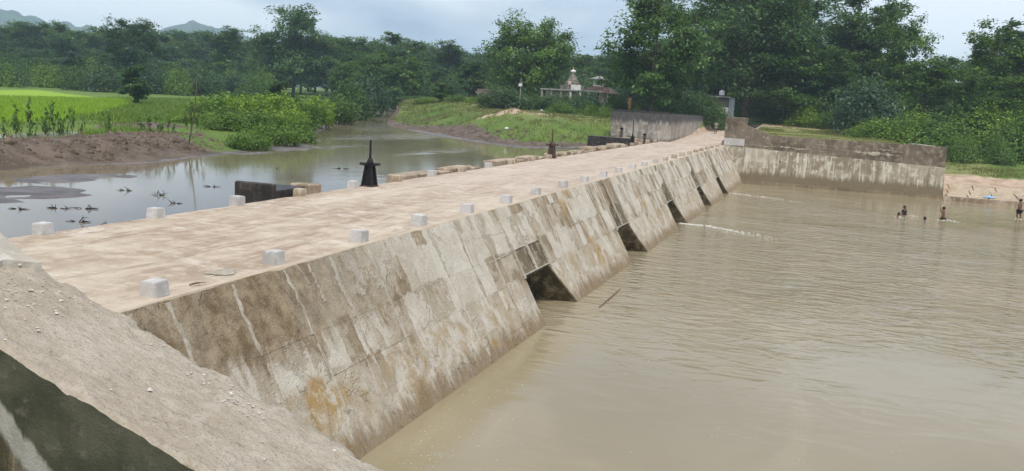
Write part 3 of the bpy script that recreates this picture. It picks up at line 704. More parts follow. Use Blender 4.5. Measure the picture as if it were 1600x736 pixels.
cap_mat = concrete('smooth_cap', (0.36, 0.335, 0.30), (0.46, 0.435, 0.40), (0.53, 0.515, 0.485), 2.0, 0.0, bump=0.3)
link('cap_slab', pymesh('cap_slab', [p - o3 for p in v], f), cap_mat, nw)
MB().box(-7.5, -4.15, 3.3, 3.96, -3.4, 1.5).build('wall_core', M['back_face'], nw)
# loose chips and pebbles lying on the wall top
vv = []; ff = []
for k in range(230):
    if k < 40: x = random.uniform(-4.1, -1.3); tt = random.random()
    elif k < 160: x = random.gauss(-3.9, 0.22); tt = random.uniform(0.2, 1.0)
    else: x = random.gauss(-2.75, 0.16); tt = random.uniform(0.72, 0.99)
    if x < -4.15: continue
    y = 3.27 + 0.72 * tt; i = int(np.clip((x - W0) / (W1 - W0) * (nx - 1), 0, nx - 1)); j = int(tt * (ny - 1))
    z = WZ[i, j]; r = random.uniform(0.003, 0.009) * (1.9 if random.random() < 0.10 else 1)
    b0 = len(vv); a = random.uniform(0, 6.28)
    for q in range(5):
        an = a + q * 1.2566; rr = r * random.uniform(0.7, 1.35); vv.append((x + rr * math.cos(an), y + rr * 0.8 * math.sin(an), z + 0.002))
    for q in range(5):
        an = a + q * 1.2566; rr = r * random.uniform(0.3, 0.8); vv.append((x + rr * math.cos(an), y + rr * 0.8 * math.sin(an), z + r * random.uniform(0.5, 0.9)))
    ff += [(b0 + q, b0 + (q + 1) % 5, b0 + 5 + (q + 1) % 5, b0 + 5 + q) for q in range(5)] + [tuple(b0 + 5 + q for q in range(5))]
pb = link('pebbles', pymesh('pebbles', [np.array(p) - o3 for p in vv], ff), plain('pebble', (0.5, 0.46, 0.40), 0.95, 0.3, 15), nw); pb['kind'] = 'stuff'

# far downstream wing wall
fw = empty('wing_wall', (0, 69.8, -2.6), 'long streaked concrete wing wall with dark upper band across the pool', 'wall')
b = MB()
b.prism([(-7.6, -3.5), (7.35, -3.5), (7.25, -1.75), (-7.6, -1.55)], 'y', 69.19, 70.1); b.build('lower_lift', M['far_wall'], fw)
MB().prism([(-7.6, -1.549), (7.25, -1.749), (7.25, -0.86), (-7.6, -0.62)], 'y', 69.205, 70.1).build('middle_lift', M['far_wall'], fw)
MB().prism([(-7.6, -0.619), (7.25, -0.859), (7.25, -0.52), (-4.9, -0.08), (-7.6, 0.02)], 'y', 69.225, 70.1).build('upper_lift', M['far_wall'], fw)
b = MB(); b.prism([(-7.55, 0.021), (-4.9, -0.079), (7.22, -0.519), (7.22, 0.86), (-4.2, 0.92), (-7.55, 2.04)], 'y', 69.36, 69.86); b.build('upper_wall', M['far_upper'], fw)
b = MB(); b.prism([(-7.5, 0.3), (-6.05, 0.3), (-6.05, 2.06), (-7.5, 2.06)], 'y', 69.87, 70.5); b.build('end_pillar', M['far_upper'], fw, bevel=0.02)
b = MB(); b.add([(7.2, 69.9, -2.2), (6.75, 69.9, -2.2), (5.2, 76, -1.5), (5.6, 76, -1.5), (7.2, 69.9, 0.83), (6.75, 69.9, 0.83), (5.2, 76, 0.83), (5.6, 76, 0.83)],
    [(0, 1, 2, 3), (4, 5, 6, 7), (0, 1, 5, 4), (1, 2, 6, 5), (2, 3, 7, 6), (3, 0, 4, 7)]); b.build('return_wall', M['far_wall'], fw)
MB().box(-7.54, -6.1, 69.335, 69.358, 0.05, 0.55, 0.01).build('plaster_patch', M['block'], fw)
def band(xa, xb, z0, seed, hh=0.12):
    v = []; f = []; n = 70
    for i in range(n):
        t = i / (n - 1); x = xa + (xb - xa) * t; zc = z0 - 0.037 * (x + 4.9) + 0.07 * float(fbm(t * 9, seed, 71)); hw = hh * (0.05 + 1.2 * float(vnoise(t * 26, seed, 72)) * float(vnoise(t * 6, seed, 73))) * math.sin(math.pi * t) ** 0.4
        v += [(x, 69.354, zc - hw), (x, 69.345, zc), (x, 69.354, zc + hw * (0.2 + float(vnoise(t * 31, seed, 74))))]
        if i: o = (i - 1) * 3; f += [(o, o + 1, o + 4, o + 3), (o + 1, o + 2, o + 5, o + 4)]
    MB().add(v, f).build('mortar_band', M['mortar'], fw)
band(-7.0, -4.0, 0.16, 1, 0.07); band(-4.3, -0.2, 0.2, 2, 0.10); band(0.4, 4.3, 0.42, 3, 0.17); band(2.6, 4.6, 0.72, 4, 0.06); band(-1.2, 0.6, 0.64, 5, 0.05); band(-4.9, -4.4, 0.75, 6, 0.12)
for x_, z_ in ((-2.3, -0.95), (-3.5, -0.9)): MB().tube([(x_, 69.195, z_), (x_, 69.23, z_)], 0.05, 8).build('weep_hole', M['wet_black'], fw)
MB().box(-7.5, 7.2, 69.08, 69.18, -3.3, -2.38, 0.02).build('footing', concrete('footing', (0.16, 0.125, 0.08), (0.24, 0.195, 0.13), (0.3, 0.26, 0.19), 1, 0.4), fw)

# far upstream parapet: wing and long side along the ramp
pw = empty('parapet_wall', (-13, 69.4, -0.4), 'grey concrete parapet with black algae top beside the far road ramp', 'wall')
MB().box(-15.9, -11.42, 69.1, 69.55, -1.2, 2.08).build('wing', M['parapet'], pw, bevel=0.02)
b = MB(); b.add([(-11.42, 69.56, -0.6), (-11.85, 69.56, -0.6), (-12.95, 97, -0.2), (-12.5, 97, -0.2), (-11.42, 69.56, 2.06), (-11.85, 69.56, 2.06), (-12.95, 97, 1.8), (-12.5, 97, 1.8)],
    [(0, 1, 2, 3), (4, 5, 6, 7), (0, 1, 5, 4), (1, 2, 6, 5), (2, 3, 7, 6), (3, 0, 4, 7)]); b.build('side', M['parapet'], pw)
MB().box(-15.95, -11.38, 69.06, 69.6, 2.082, 2.14).build('coping', plain('black_coping', (0.06, 0.055, 0.055), 0.9, 0.4, 4), pw)

# approach road ramp (sheet on the ground between the walls)
v = []; n = 60
for i in range(n):
    yy = 69.4 + i / (n - 1) * 40; xl = np.interp(yy, [69.4, 97, 110], [-11.44, -12.55, -13.5]); xr = np.interp(yy, [69.4, 70.6, 110], [-7.5, -7.3, -7.0])
    zz = np.interp(yy, [69, 70, 97, 108, 125, 200], [-0.03, 0.0, 0.40, 0.57, 2.0, 2.4])
    for j in range(9): t = j / 8; x = xl + (xr - xl) * t; v.append((x, yy, zz + 0.03 * float(fbm(x, yy / 2, 81))))
tag(link('approach_road', npmesh('approach_road', np.array(v), grid_faces(n, 9)[:, ::-1], 4, True), M['deck']), kind='structure')

# stone apron and its kerb on the far right bank
ap = empty('stone_apron', (10, 69, -2.4), 'pale stone pitched apron with dark kerb at water edge right of wing wall', 'apron')
MB().box(7.2, 26, 67.62, 68.0, -3.4, -2.3, 0.01).build('kerb', M['pier'], ap)
stone_m = concrete('apron_stone', (0.30, 0.235, 0.165), (0.42, 0.345, 0.26), (0.54, 0.47, 0.38), 1.2, 0.2)
xx = 7.4; 
for r, (ya, yb, za, zb) in enumerate([(68.02, 69.3, -2.33, -2.22), (69.33, 70.8, -2.21, -2.02), (70.83, 72.2, -2.0, -1.72)]):
    xx = 7.4 + r * 0.2
    while xx < 15 - r * 1.6:
        wd = random.uniform(0.9, 2.2); e = [random.uniform(-0.05, 0.05) for _ in range(4)]; u = random.uniform(-0.02, 0.03)
        b = MB(); b.add([(xx + 0.03, ya + 0.02, za - 0.3), (xx + wd + e[0], ya + 0.02, za - 0.3), (xx + wd + e[1] - 0.02, yb, zb - 0.3), (xx + 0.03 + e[2], yb, zb - 0.3),
                         (xx + 0.03, ya + 0.02, za + u), (xx + wd + e[0], ya + 0.02, za + u + e[3] * 0.3), (xx + wd + e[1] - 0.02, yb, zb + u), (xx + 0.03 + e[2], yb, zb + u)],
                        [(0, 3, 2, 1), (4, 5, 6, 7), (0, 1, 5, 4), (1, 2, 6, 5), (2, 3, 7, 6), (3, 0, 4, 7)])
        b.build('stone', stone_m, ap, bevel=0.015); xx += wd + 0.05

# ------------------------------------------------------------------ guard blocks
bm = bmesh.new(); bmesh.ops.create_cube(bm, size=1)
for v_ in bm.verts: v_.co.x *= 0.25; v_.co.y *= 0.265; v_.co.z = (v_.co.z + 0.5) * 0.205 - 0.02 * (v_.co.z < 0)
for v_ in bm.verts:
    if v_.co.z > 0.1: v_.co.x *= 0.94; v_.co.y *= 0.94
bmesh.ops.bevel(bm, geom=bm.edges[:], offset=0.012, segments=2, affect='EDGES')
bme = bpy.data.meshes.new('guard_block'); bm.to_mesh(bme); bm.free()
bme2 = bme.copy(); bme.materials.append(M['block']); bme2.materials.append(M['block_dirty'])
for k in range(23):
    y = 9.02 + 2.575 * k; far = k > 13
    o = link('guard_block', bme2 if far else bme, None, None, (-7.60 + random.uniform(-0.02, 0.02), y + 0.12 + random.uniform(-0.05, 0.05), random.uniform(-0.04, 0) if far else 0))
    o.rotation_euler = (random.uniform(-0.04, 0.04), random.uniform(-0.04, 0.04), random.uniform(-0.12, 0.12)); o.scale = (random.uniform(0.92, 1.06), random.uniform(0.92, 1.06), random.uniform(0.88, 1.06))
    tag(o, f'small {"dusty" if far else "white"} guard block, {ORD[k + 1]} from the near wall along the downstream crest', 'guard block', 'guard blocks on the weir deck')
for k in range(22):
    y = 11.75 + 2.59 * k
    o = link('guard_block', bme2 if (k > 2 and k % 2) or k > 8 else bme, None, None, (-12.0 + random.uniform(-0.02, 0.02), y + 0.1 + random.uniform(-0.06, 0.06), random.uniform(-0.03, 0)))
    o.rotation_euler = (random.uniform(-0.04, 0.04), random.uniform(-0.04, 0.04), random.uniform(-0.12, 0.12)); o.scale = (random.uniform(0.92, 1.06), random.uniform(0.92, 1.06), random.uniform(0.88, 1.06))
    tag(o, f'small pale guard block, {ORD[k + 1]} from the near wall along the river side', 'guard block', 'guard blocks on the weir deck')

# ------------------------------------------------------------------ sluice gate hoists
def hoist(loc, h, rod, label, mat='iron', s=1.0):
    t = empty('gate_hoist', loc, label, 'sluice hoist'); x, y, z = loc
    wb, wt = 0.145 * s, 0.085 * s
    for sx in (-1, 1):
        for sy in (-1, 1):
            b = MB(); b.add([(x + sx * wb + dx, y + sy * wb + dy, z) for dx, dy in ((-.03, -.03), (.03, -.03), (.03, .03), (-.03, .03))] +
                            [(x + sx * wt + dx, y + sy * wt + dy, z + h) for dx, dy in ((-.025, -.025), (.025, -.025), (.025, .025), (-.025, .025))],
                            [(0, 3, 2, 1), (4, 5, 6, 7), (0, 1, 5, 4), (1, 2, 6, 5), (2, 3, 7, 6), (3, 0, 4, 7)]).build('leg', M[mat], t)
    b = MB()
    for sgn in (-1, 1):
        q = wb - 0.03; r_ = wt - 0.015
        b.add([(x - q, y + sgn * q, z + 0.04), (x + q, y + sgn * q, z + 0.04), (x + r_, y + sgn * r_, z + h), (x - r_, y + sgn * r_, z + h)], [(0, 1, 2, 3)])
        b.add([(x + sgn * q, y - q, z + 0.04), (x + sgn * q, y + q, z + 0.04), (x + sgn * r_, y + r_, z + h), (x + sgn * r_, y - r_, z + h)], [(0, 1, 2, 3)])
    b.build('side_plate', M[mat], t)
    MB().box(x - wb - .05, x + wb + .05, y - wb - .05, y + wb + .05, z - 0.02, z + 0.025).build('base_plate', M['rust'], t)
    MB().box(x - 0.15 * s, x + 0.15 * s, y - 0.14 * s, y + 0.14 * s, z + h, z + h + 0.035).build('top_plate', M[mat], t, bevel=0.006)
    MB().tube([(x - 0.26 * s, y - 0.10, z + h + 0.05), (x + 0.26 * s, y + 0.10, z + h + 0.05)], 0.035 * s, 8).build('crank_shaft', M[mat], t)
    MB().lathe((x, y, z + h + 0.03), [(0.10 * s, 0), (0.10 * s, 0.06), (0.075 * s, 0.12), (0.06 * s, 0.17)], 10).build('gear_hub', M[mat], t, smooth=True)
    MB().tube([(x, y, z + h + 0.1), (x + 0.004, y, z + h + 0.5 * rod), (x, y, z + h + rod)], [0.035 * s, 0.033 * s, 0.028 * s], 8).build('lift_screw', M[mat], t)
    return t
p = onz(577, 291, 0); hoist((p[0], p[1], 0.0), 0.56, 0.70, 'black tapered sluice hoist with tall screw, nearest one on the deck edge', s=1.0)
p = onz(875, 249, 0); hoist((-12.0, p[1] + 0.5, 0.0), 0.55, 0.75, 'rusty brown sluice hoist with thin screw midway along the weir', 'rust', 1.0)
p = onz(995, 230, 0); q = (-12.1, 58.9, 0.0); hoist(q, 0.5, 1.1, 'slim dark sluice hoist with tall rod in front of grey parapet', 'iron', 0.8)
for px_, nme in ((979, 'short dark iron post left of the tall rod before the parapet'), (1015, 'short dark iron post right of the tall rod before the parapet')):
    x_, y_ = (-13.6, 62.4) if px_ == 979 else (-12.1, 62.9)
    zb = 0.3 if px_ == 979 else -0.02
    t = empty('iron_post', (x_, y_, zb), nme, 'post'); MB().tube([(x_, y_, zb), (x_ + 0.01, y_, zb + 0.72)], [0.085, 0.075], 8).build('shaft', M['rust'], t)
    MB().box(x_ - 0.11, x_ + 0.11, y_ - 0.11, y_ + 0.11, zb + 0.60, zb + 0.68).build('collar', M['iron'], t)

# ------------------------------------------------------------------ vegetation
def unit(v): return v / np.maximum(np.linalg.norm(v, axis=1, keepdims=True), 1e-9)
def leaf_quads(P, Nrm, size, rng, aspect=0.5, droop=0.25):
    """folded rhombic leaves at P with rough normals Nrm -> verts, quads"""
    n = len(P); r = unit(rng.normal(size=(n, 3))); u = unit(np.cross(Nrm, r)); w_ = np.cross(Nrm, u)
    L_ = size[:, None] * 0.5; W_ = L_ * aspect
    a = P - u * L_; b_ = P + w_ * W_ + Nrm * L_ * 0.12; c = P + u * L_ - Nrm * L_ * droop; d_ = P - w_ * W_ + Nrm * L_ * 0.12
    v = np.stack([a, b_, c, d_], 1).reshape(-1, 3); return v, np.arange(4 * n).reshape(-1, 4)
def make_tree(name, seed, H, crown_w, base=0.3, lobes=9, clumps=11, leaves=70, leaf=0.34, mat='leaf_dark', trunk_r=0.22, shape='round', lean=0.0, spread=0.36, stems=1):
    rng = np.random.default_rng(seed); rnd = random.Random(seed)
    root = empty(name, (0, 0, 0)); R_ = crown_w / 2; cz = H * (base + (1 - base) * 0.5); rh = H * (1 - base) * 0.5
    tb = MB(); P = []; Nn = []; T = []; Sz = []
    tops = []
    for sidx in range(stems):
        ox, oy = (0, 0) if stems == 1 else (rnd.uniform(-.15, .15) * R_, rnd.uniform(-.15, .15) * R_)
        pts = [(ox, oy, -0.4)]; nseg = 7; th = H * 0.86
        for i in range(1, nseg + 1):
            t = i / nseg; pts.append((ox + lean * t * H * 0.3 + rnd.uniform(-1, 1) * 0.02 * H * (t + .2), oy + rnd.uniform(-1, 1) * 0.02 * H * (t + .2), th * t))
        tb.tube(pts, [trunk_r * (1.35 if i == 0 else 1 - 0.86 * i / nseg) for i in range(nseg + 1)], 7); tops.append(pts)
    for k in range(lobes):
        pts = tops[k % stems]
        an = k * 2.399 + rnd.uniform(-.4, .4); hz = rnd.uniform(-0.82, 0.86) if k else 0.85
        if shape == 'round': rr = math.sqrt(max(0.05, 1 - hz * hz)) * rnd.uniform(0.45, 0.8)
        elif shape == 'cone': rr = (0.55 - 0.45 * hz) * rnd.uniform(0.6, 1.0)
        else: rr = (0.5 + 0.35 * hz if hz < 0.3 else math.sqrt(max(0.05, 1 - hz * hz))) * rnd.uniform(0.55, 0.95)
        lc = np.array([math.cos(an) * rr * R_ + lean * H * 0.2, math.sin(an) * rr * R_, cz + hz * rh * 0.86])
        zt = max(H * base * 0.75, lc[2] - H * rnd.uniform(0.08, 0.22)); i = min(6, max(1, int(zt / (H * 0.86) * 7)))
        st = np.array(pts[i]); mid = (st + lc) / 2 + np.array([rnd.uniform(-1, 1), rnd.uniform(-1, 1), rnd.uniform(-.5, 1)]) * R_ * 0.08
        lr = trunk_r * rnd.uniform(0.28, 0.42)
        tb.tube([st, mid, lc], [lr, lr * 0.7, lr * 0.35], 5)
        ls = R_ * spread * rnd.uniform(0.8, 1.25)
        for c in range(clumps):
            cc = lc + rng.normal(size=3) * ls * np.array([0.62, 0.62, 0.5])
            if c % 2 == 0: tb.tube([lc, (lc + cc) / 2 + rng.normal(size=3) * ls * .08, cc], [lr * 0.3, lr * 0.22, lr * 0.08], 3, False)
            m_ = int(leaves * rnd.uniform(0.6, 1.4)); cs = ls * rnd.uniform(0.26, 0.48)
            q = rng.normal(size=(m_, 3)) * cs * np.array([0.75, 0.75, 0.45]); pos = cc + q
            outv = unit(pos - np.array([lean * H * .15, 0, cz - rh * 0.4]))
            nn = unit(outv * 0.5 + np.array([0, 0, 0.75]) + rng.normal(size=(m_, 3)) * 0.5)
            P.append(pos); Nn.append(nn); Sz.append(leaf * rng.uniform(0.6, 1.35, m_))
            T.append(np.clip(rnd.uniform(0.12, 0.78) + rng.normal(size=m_) * 0.2, 0, 1))
    P = np.concatenate(P); v, f = leaf_quads(P, np.concatenate(Nn), np.concatenate(Sz), rng)
    me = npmesh('crown', v, f, 4); fattr(me, 'tint', np.concatenate(T))
    tb.build('trunk', M['bark'], root, True); link('crown', me, M[mat], root)
    return root
def make_bush(name, seed, H, W_, clumps=60, leaves=85, leaf=0.28, mat='leaf_mid', ragged=0.2, up=0.6):
    """dome of leafy shoots"""
    rng = np.random.default_rng(seed); rnd = random.Random(seed); root = empty(name, (0, 0, 0)); tb = MB(); P = []; Nn = []; T = []; Sz = []
    for k in range(clumps):
        an = rnd.uniform(0, 6.283); rr = math.sqrt(rnd.random()); hh = math.sqrt(max(0.03, 1 - rr * rr * 0.92))
        tip = np.array([math.cos(an) * rr * W_ / 2, math.sin(an) * rr * W_ / 2, H * hh * rnd.uniform(0.55, 1.0) * (1 + ragged * rnd.uniform(-1, 1))])
        if k % 2 == 0: tb.tube([tip * np.array([.25, .25, 0]) + np.array([0, 0, -0.15]), tip * np.array([.7, .7, .55]), tip], [0.035, 0.025, 0.01], 3, False)
        m_ = int(leaves * rnd.uniform(0.6, 1.4)); cs = min(W_, H * 1.6) * rnd.uniform(0.09, 0.16)
        pos = tip + rng.normal(size=(m_, 3)) * cs * np.array([0.8, 0.8, 0.8 + ragged]) - np.array([0, 0, cs * 0.4]); pos[:, 2] = np.maximum(pos[:, 2], 0.02)
        nn = unit(unit(pos - np.array([0, 0, H * 0.2])) * 0.6 + np.array([0, 0, up]) + rng.normal(size=(m_, 3)) * 0.5)
        P.append(pos); Nn.append(nn); Sz.append(leaf * rng.uniform(0.6, 1.35, m_)); T.append(np.clip(rnd.uniform(0.12, 0.78) + rng.normal(size=m_) * 0.2, 0, 1))
    v, f = leaf_quads(np.concatenate(P), np.concatenate(Nn), np.concatenate(Sz), rng)
    me = npmesh('foliage', v, f, 4); fattr(me, 'tint', np.concatenate(T)); tb.build('stems', M['bark'], root); link('foliage', me, M[mat], root)
    return root
def make_reeds(name, seed, H, W_, stems=60, leaf=0.30, mat='leaf_bright', per=34, bare=0.15, sx=1.0):
    """clump of upright leafy stems"""
    rng = np.random.default_rng(seed); rnd = random.Random(seed); root = empty(name, (0, 0, 0)); tb = MB(); P = []; Nn = []; T = []; Sz = []
    for k in range(stems):
        an = rnd.uniform(0, 6.283); rr = math.sqrt(rnd.random()); b0 = np.array([math.cos(an) * rr * W_ / 2 * sx, math.sin(an) * rr * W_ / 2, 0])
        h = H * rnd.uniform(0.55, 1.05) * (1 - 0.35 * rr); le = np.array([rnd.gauss(0, .16) + .18 * math.cos(an) * rr, rnd.gauss(0, .16) + .18 * math.sin(an) * rr, 1.0]); tip = b0 + le * h
        mid = b0 + le * h * 0.5 + np.array([rnd.gauss(0, .03), rnd.gauss(0, .03), 0]) * H
        tb.tube([b0 - np.array([0, 0, .2]), mid, tip], [0.022, 0.016, 0.006], 3, False)
        t = rng.uniform(bare, 1.0, per); pos = b0 + np.outer(t, le * h) + rng.normal(size=(per, 3)) * 0.055 * H * np.array([1, 1, .5])
        nn = unit(np.array([0, 0, 0.6]) + rng.normal(size=(per, 3)) * 0.65)
        P.append(pos); Nn.append(nn); Sz.append(leaf * rng.uniform(0.6, 1.3, per)); T.append(np.clip(0.2 + 0.45 * t + rng.normal(size=per) * 0.16, 0, 1))
    v, f = leaf_quads(np.concatenate(P), np.concatenate(Nn), np.concatenate(Sz), rng, 0.45)
    me = npmesh('foliage', v, f, 4); fattr(me, 'tint', np.concatenate(T)); tb.build('stems', M['bark'], root); link('foliage', me, M[mat], root)
    return root
PROTO = {}
def proto(key, fn, *a, **k):
    o = fn(*a, **k); PROTO[key] = [o, False, a[2], a[3]]
proto('sal_a', make_tree, 'forest_tree', 11, 18.0, 10.5, base=0.16, lobes=15, clumps=11, leaves=60, leaf=0.55, mat='leaf_dark', shape='up')
proto('sal_b', make_tree, 'forest_tree', 12, 18.0, 11.5, base=0.12, lobes=16, clumps=11, leaves=60, leaf=0.55, mat='leaf_dark', shape='round')
proto('sal_c', make_tree, 'forest_tree', 13, 18.0, 9.0, base=0.18, lobes=14, clumps=11, leaves=60, leaf=0.52, mat='leaf_dark', shape='cone')
proto('sal_d', make_tree, 'forest_tree', 14, 18.0, 12.0, base=0.22, lobes=12, clumps=12, leaves=62, leaf=0.56, mat='leaf_mid', shape='up', lean=0.15)
proto('sal_e', make_tree, 'forest_tree', 18, 18.0, 10.0, base=0.10, lobes=16, clumps=10, leaves=60, leaf=0.55, mat='leaf_mid', shape='round', lean=-0.1)
proto('teak', make_tree, 'roadside_tree', 15, 13.5, 11.0, base=0.13, lobes=22, clumps=13, leaves=60, leaf=0.44, mat='leaf_mid', trunk_r=0.26, shape='round', spread=0.30)
proto('dome', make_tree, 'domed_tree', 16, 10.0, 12.0, base=0.10, lobes=26, clumps=12, leaves=85, leaf=0.40, mat='leaf_mid', shape='round', spread=0.34)
#proto('gnarl', make_tree, 'crooked_tree', 17, 18.0, 11.0, base=0.25, lobes=15, clumps=9, leaves=46, leaf=0.55, mat='leaf_dark', shape='up', lean=0.1, spread=0.26)
proto('bamboo', make_tree, 'bamboo_clump', 19, 10.0, 9.0, base=0.06, lobes=22, clumps=12, leaves=75, leaf=0.45, mat='leaf_mid', shape='round', stems=4, trunk_r=0.08, spread=0.3)
proto('small', make_tree, 'young_tree', 20, 5.0, 3.6, base=0.12, lobes=12, clumps=9, leaves=60, leaf=0.30, mat='leaf_dark', trunk_r=0.09, shape='round')
proto('small_b', make_tree, 'young_tree', 21, 5.0, 3.4, base=0.10, lobes=12, clumps=9, leaves=60, leaf=0.30, mat='leaf_blue', trunk_r=0.09, shape='cone')
proto('bush_a', make_bush, 'shrub', 31, 3.0, 5.0, mat='leaf_mid')
proto('bush_b', make_bush, 'shrub', 32, 3.0, 5.5, mat='leaf_bright', leaf=0.30, ragged=0.35)
proto('bush_c', make_bush, 'shrub', 33, 3.0, 4.6, mat='leaf_blue', leaf=0.30)
proto('bush_d', make_bush, 'shrub', 34, 3.0, 4.2, mat='leaf_dark', leaf=0.30)
proto('reed_a', make_reeds, 'reedy_shrub', 41, 3.2, 5.0, stems=110, mat='leaf_bright')
proto('reed_b', make_reeds, 'reedy_shrub', 42, 3.2, 4.5, stems=100, mat='leaf_mid')
proto('sprig', make_reeds, 'leafy_sapling', 43, 1.5, 1.3, stems=5, leaf=0.24, mat='leaf_mid', per=15, bare=0.3)
def put(key, x, y, H, Wd, label, cat, group=None, sink=0.05, name=None):
    p = PROTO[key]
    if not p[1]: o = p[0]; p[1] = True
    else: o = copy_tree(p[0])
    o.location = (x, y, gz(x, y) - sink); o.rotation_euler = (0, 0, random.uniform(0, 6.283)); o.scale = (Wd / p[3], Wd / p[3], H / p[2])
    if name: o.name = name
    if group and 'group' in o: del o['group']
    return tag(o, label, cat, group)
def plant(key, px, ytop, dist, wpx, label, cat='tree', group=None, **k):
    """a plant standing on the bearing of column px at a distance; height from where its top shows, width from its spread"""
    x, y = col(px, dist); dep = dist * math.cos(math.atan((px - 800) / F)); H = max(0.5, ztop(px, ytop, dist) - gz(x, y)); return put(key, x, y, H, wpx * dep / F, label, cat, group, **k)

# far forest across the fields
SK = [(-90, 40), (0, 33), (60, 34), (130, 38), (170, 45), (205, 30), (250, 44), (300, 48), (350, 40), (390, 66), (420, 60), (500, 48), (540, 52), (600, 46), (640, 50), (680, 66), (720, 70), (760, 76), (900, 80), (960, 80), (1060, 70)]
FG = 'trees of the far forest'
FL = 'dark forest tree in the hazy far tree line behind the fields'
FR = 'dark forest tree in the far tree line behind the river bend'
keys = ['sal_a', 'sal_b', 'sal_c', 'sal_e', 'sal_b', 'sal_d']
ROW = 'front row'; px_ = -60; i = 0; cnt = {'l': 0, 'r': 0}
def far_label(px, row):
    k = 'l' if px < 400 else 'r'
    if px > -20: cnt[k] += 1
    if px <= -20: return f'dark far forest tree past the left edge, {row}, {ORD[i + 1]} one'
    return f'{row} far forest tree {"behind the fields" if k == "l" else "behind the river bend"}, {ORD[cnt[k]]} from the left'
while px_ < 960:
    yt = np.interp(px_, [s[0] for s in SK], [s[1] for s in SK]) + random.uniform(-4, 12)
    plant(keys[i % 6], px_, yt, random.uniform(235, 275) if px_ < 400 else random.uniform(190, 230), random.uniform(62, 92), far_label(px_, ROW), group=FG + (' on the left' if px_ < 400 else ' by the river'))
    px_ += random.uniform(22, 34); i += 1
ROW = 'rear row'; cnt = {'l': 0, 'r': 0}; px_ = -60
while px_ < 960:
    yt = np.interp(px_, [s[0] for s in SK], [s[1] for s in SK]) + random.uniform(4, 26)
    plant(keys[(i * 5) % 6], px_, yt, random.uniform(290, 330) if px_ < 400 else random.uniform(235, 270), random.uniform(66, 96), far_label(px_, ROW), group=FG + (' on the left' if px_ < 400 else ' by the river'))
    px_ += random.uniform(26, 38); i += 1
px_ = -30; nn_ = 0
while px_ < 700:
    nn_ += 1
    plant(keys[(i * 3) % 5], px_, 78 + 0.045 * max(0, px_) + random.uniform(-8, 8), random.uniform(200, 220), random.uniform(50, 80), f'lower dark tree at the foot of the far forest, {ORD[nn_]} from the left', group='lower trees at the forest edge')
    px_ += random.uniform(30, 44); i += 1
# single trees that stand out of it
plant('teak', 458, 8, 180, 112, 'tall crooked tree with open crown rising above the left forest')
plant('sal_b', 208, 26, 165, 92, 'dark round tree behind the small field tree on the left')
plant('sal_c', 350, 39, 190, 84, 'tall tree with layered crown above the left shrub thicket')
plant('sal_d', 520, 52, 180, 84, 'leaning broad tree right of the tall crooked tree')
plant('sal_a', 625, 46, 175, 92, 'tall feathery tree above the river bend')
plant('sal_c', 700, 62, 170, 70, 'slim tree left of the domed tree')
plant('small', 211, 104, 96, 48, 'small leafy tree standing alone at the paddy field edge')
plant('small_b', 115, 84, 165, 50, 'pale green small tree in the hedge beyond the bright paddy')
plant('bush_d', 10, 86, 170, 60, 'dark bushy tree at the left edge beyond the paddy')
plant('bamboo', 585, 84, 150, 74, 'drooping bamboo clump left of the river bend')
plant('bamboo', 632, 90, 145, 66, 'drooping bamboo clump behind the river bend')
plant('bamboo', 545, 96, 155, 62, 'dark bamboo clump behind the left river shrubs')
plant('bush_c', 577, 124, 113, 62, 'round grey green shrub overhanging the left river bank')
plant('small', 436, 128, 84, 44, 'darker small tree rising out of the bright shrub thicket', name='thicket_tree')
plant('small', 692, 130, 108, 40, 'dark narrow young tree on the right river bank')
plant('small', 738, 96, 125, 46, 'dark tree left of the domed tree by the temple')
plant('dome', 824, 38, 118, 132, 'broad domed green tree beside the temple')
plant('sal_b', 908, 84, 185, 70, 'hazy dark tree rising behind the temple spire')
plant('sal_e', 955, 80, 170, 80, 'hazy dark tree behind the small white shrine')
# hedge line at the far side of the fields
px_ = -15; i = 0
while px_ < 420:
    plant(['bush_a', 'bush_b', 'bush_c', 'bush_d'][i % 4], px_, random.uniform(100, 110) + 0.03 * px_, random.uniform(148, 185), random.uniform(34, 60), f'low hedge shrub along the far edge of the paddy, {ORD[i + 1]} from the left', 'shrub', 'hedge shrubs beyond the paddy')
    px_ += random.uniform(13, 22); i += 1

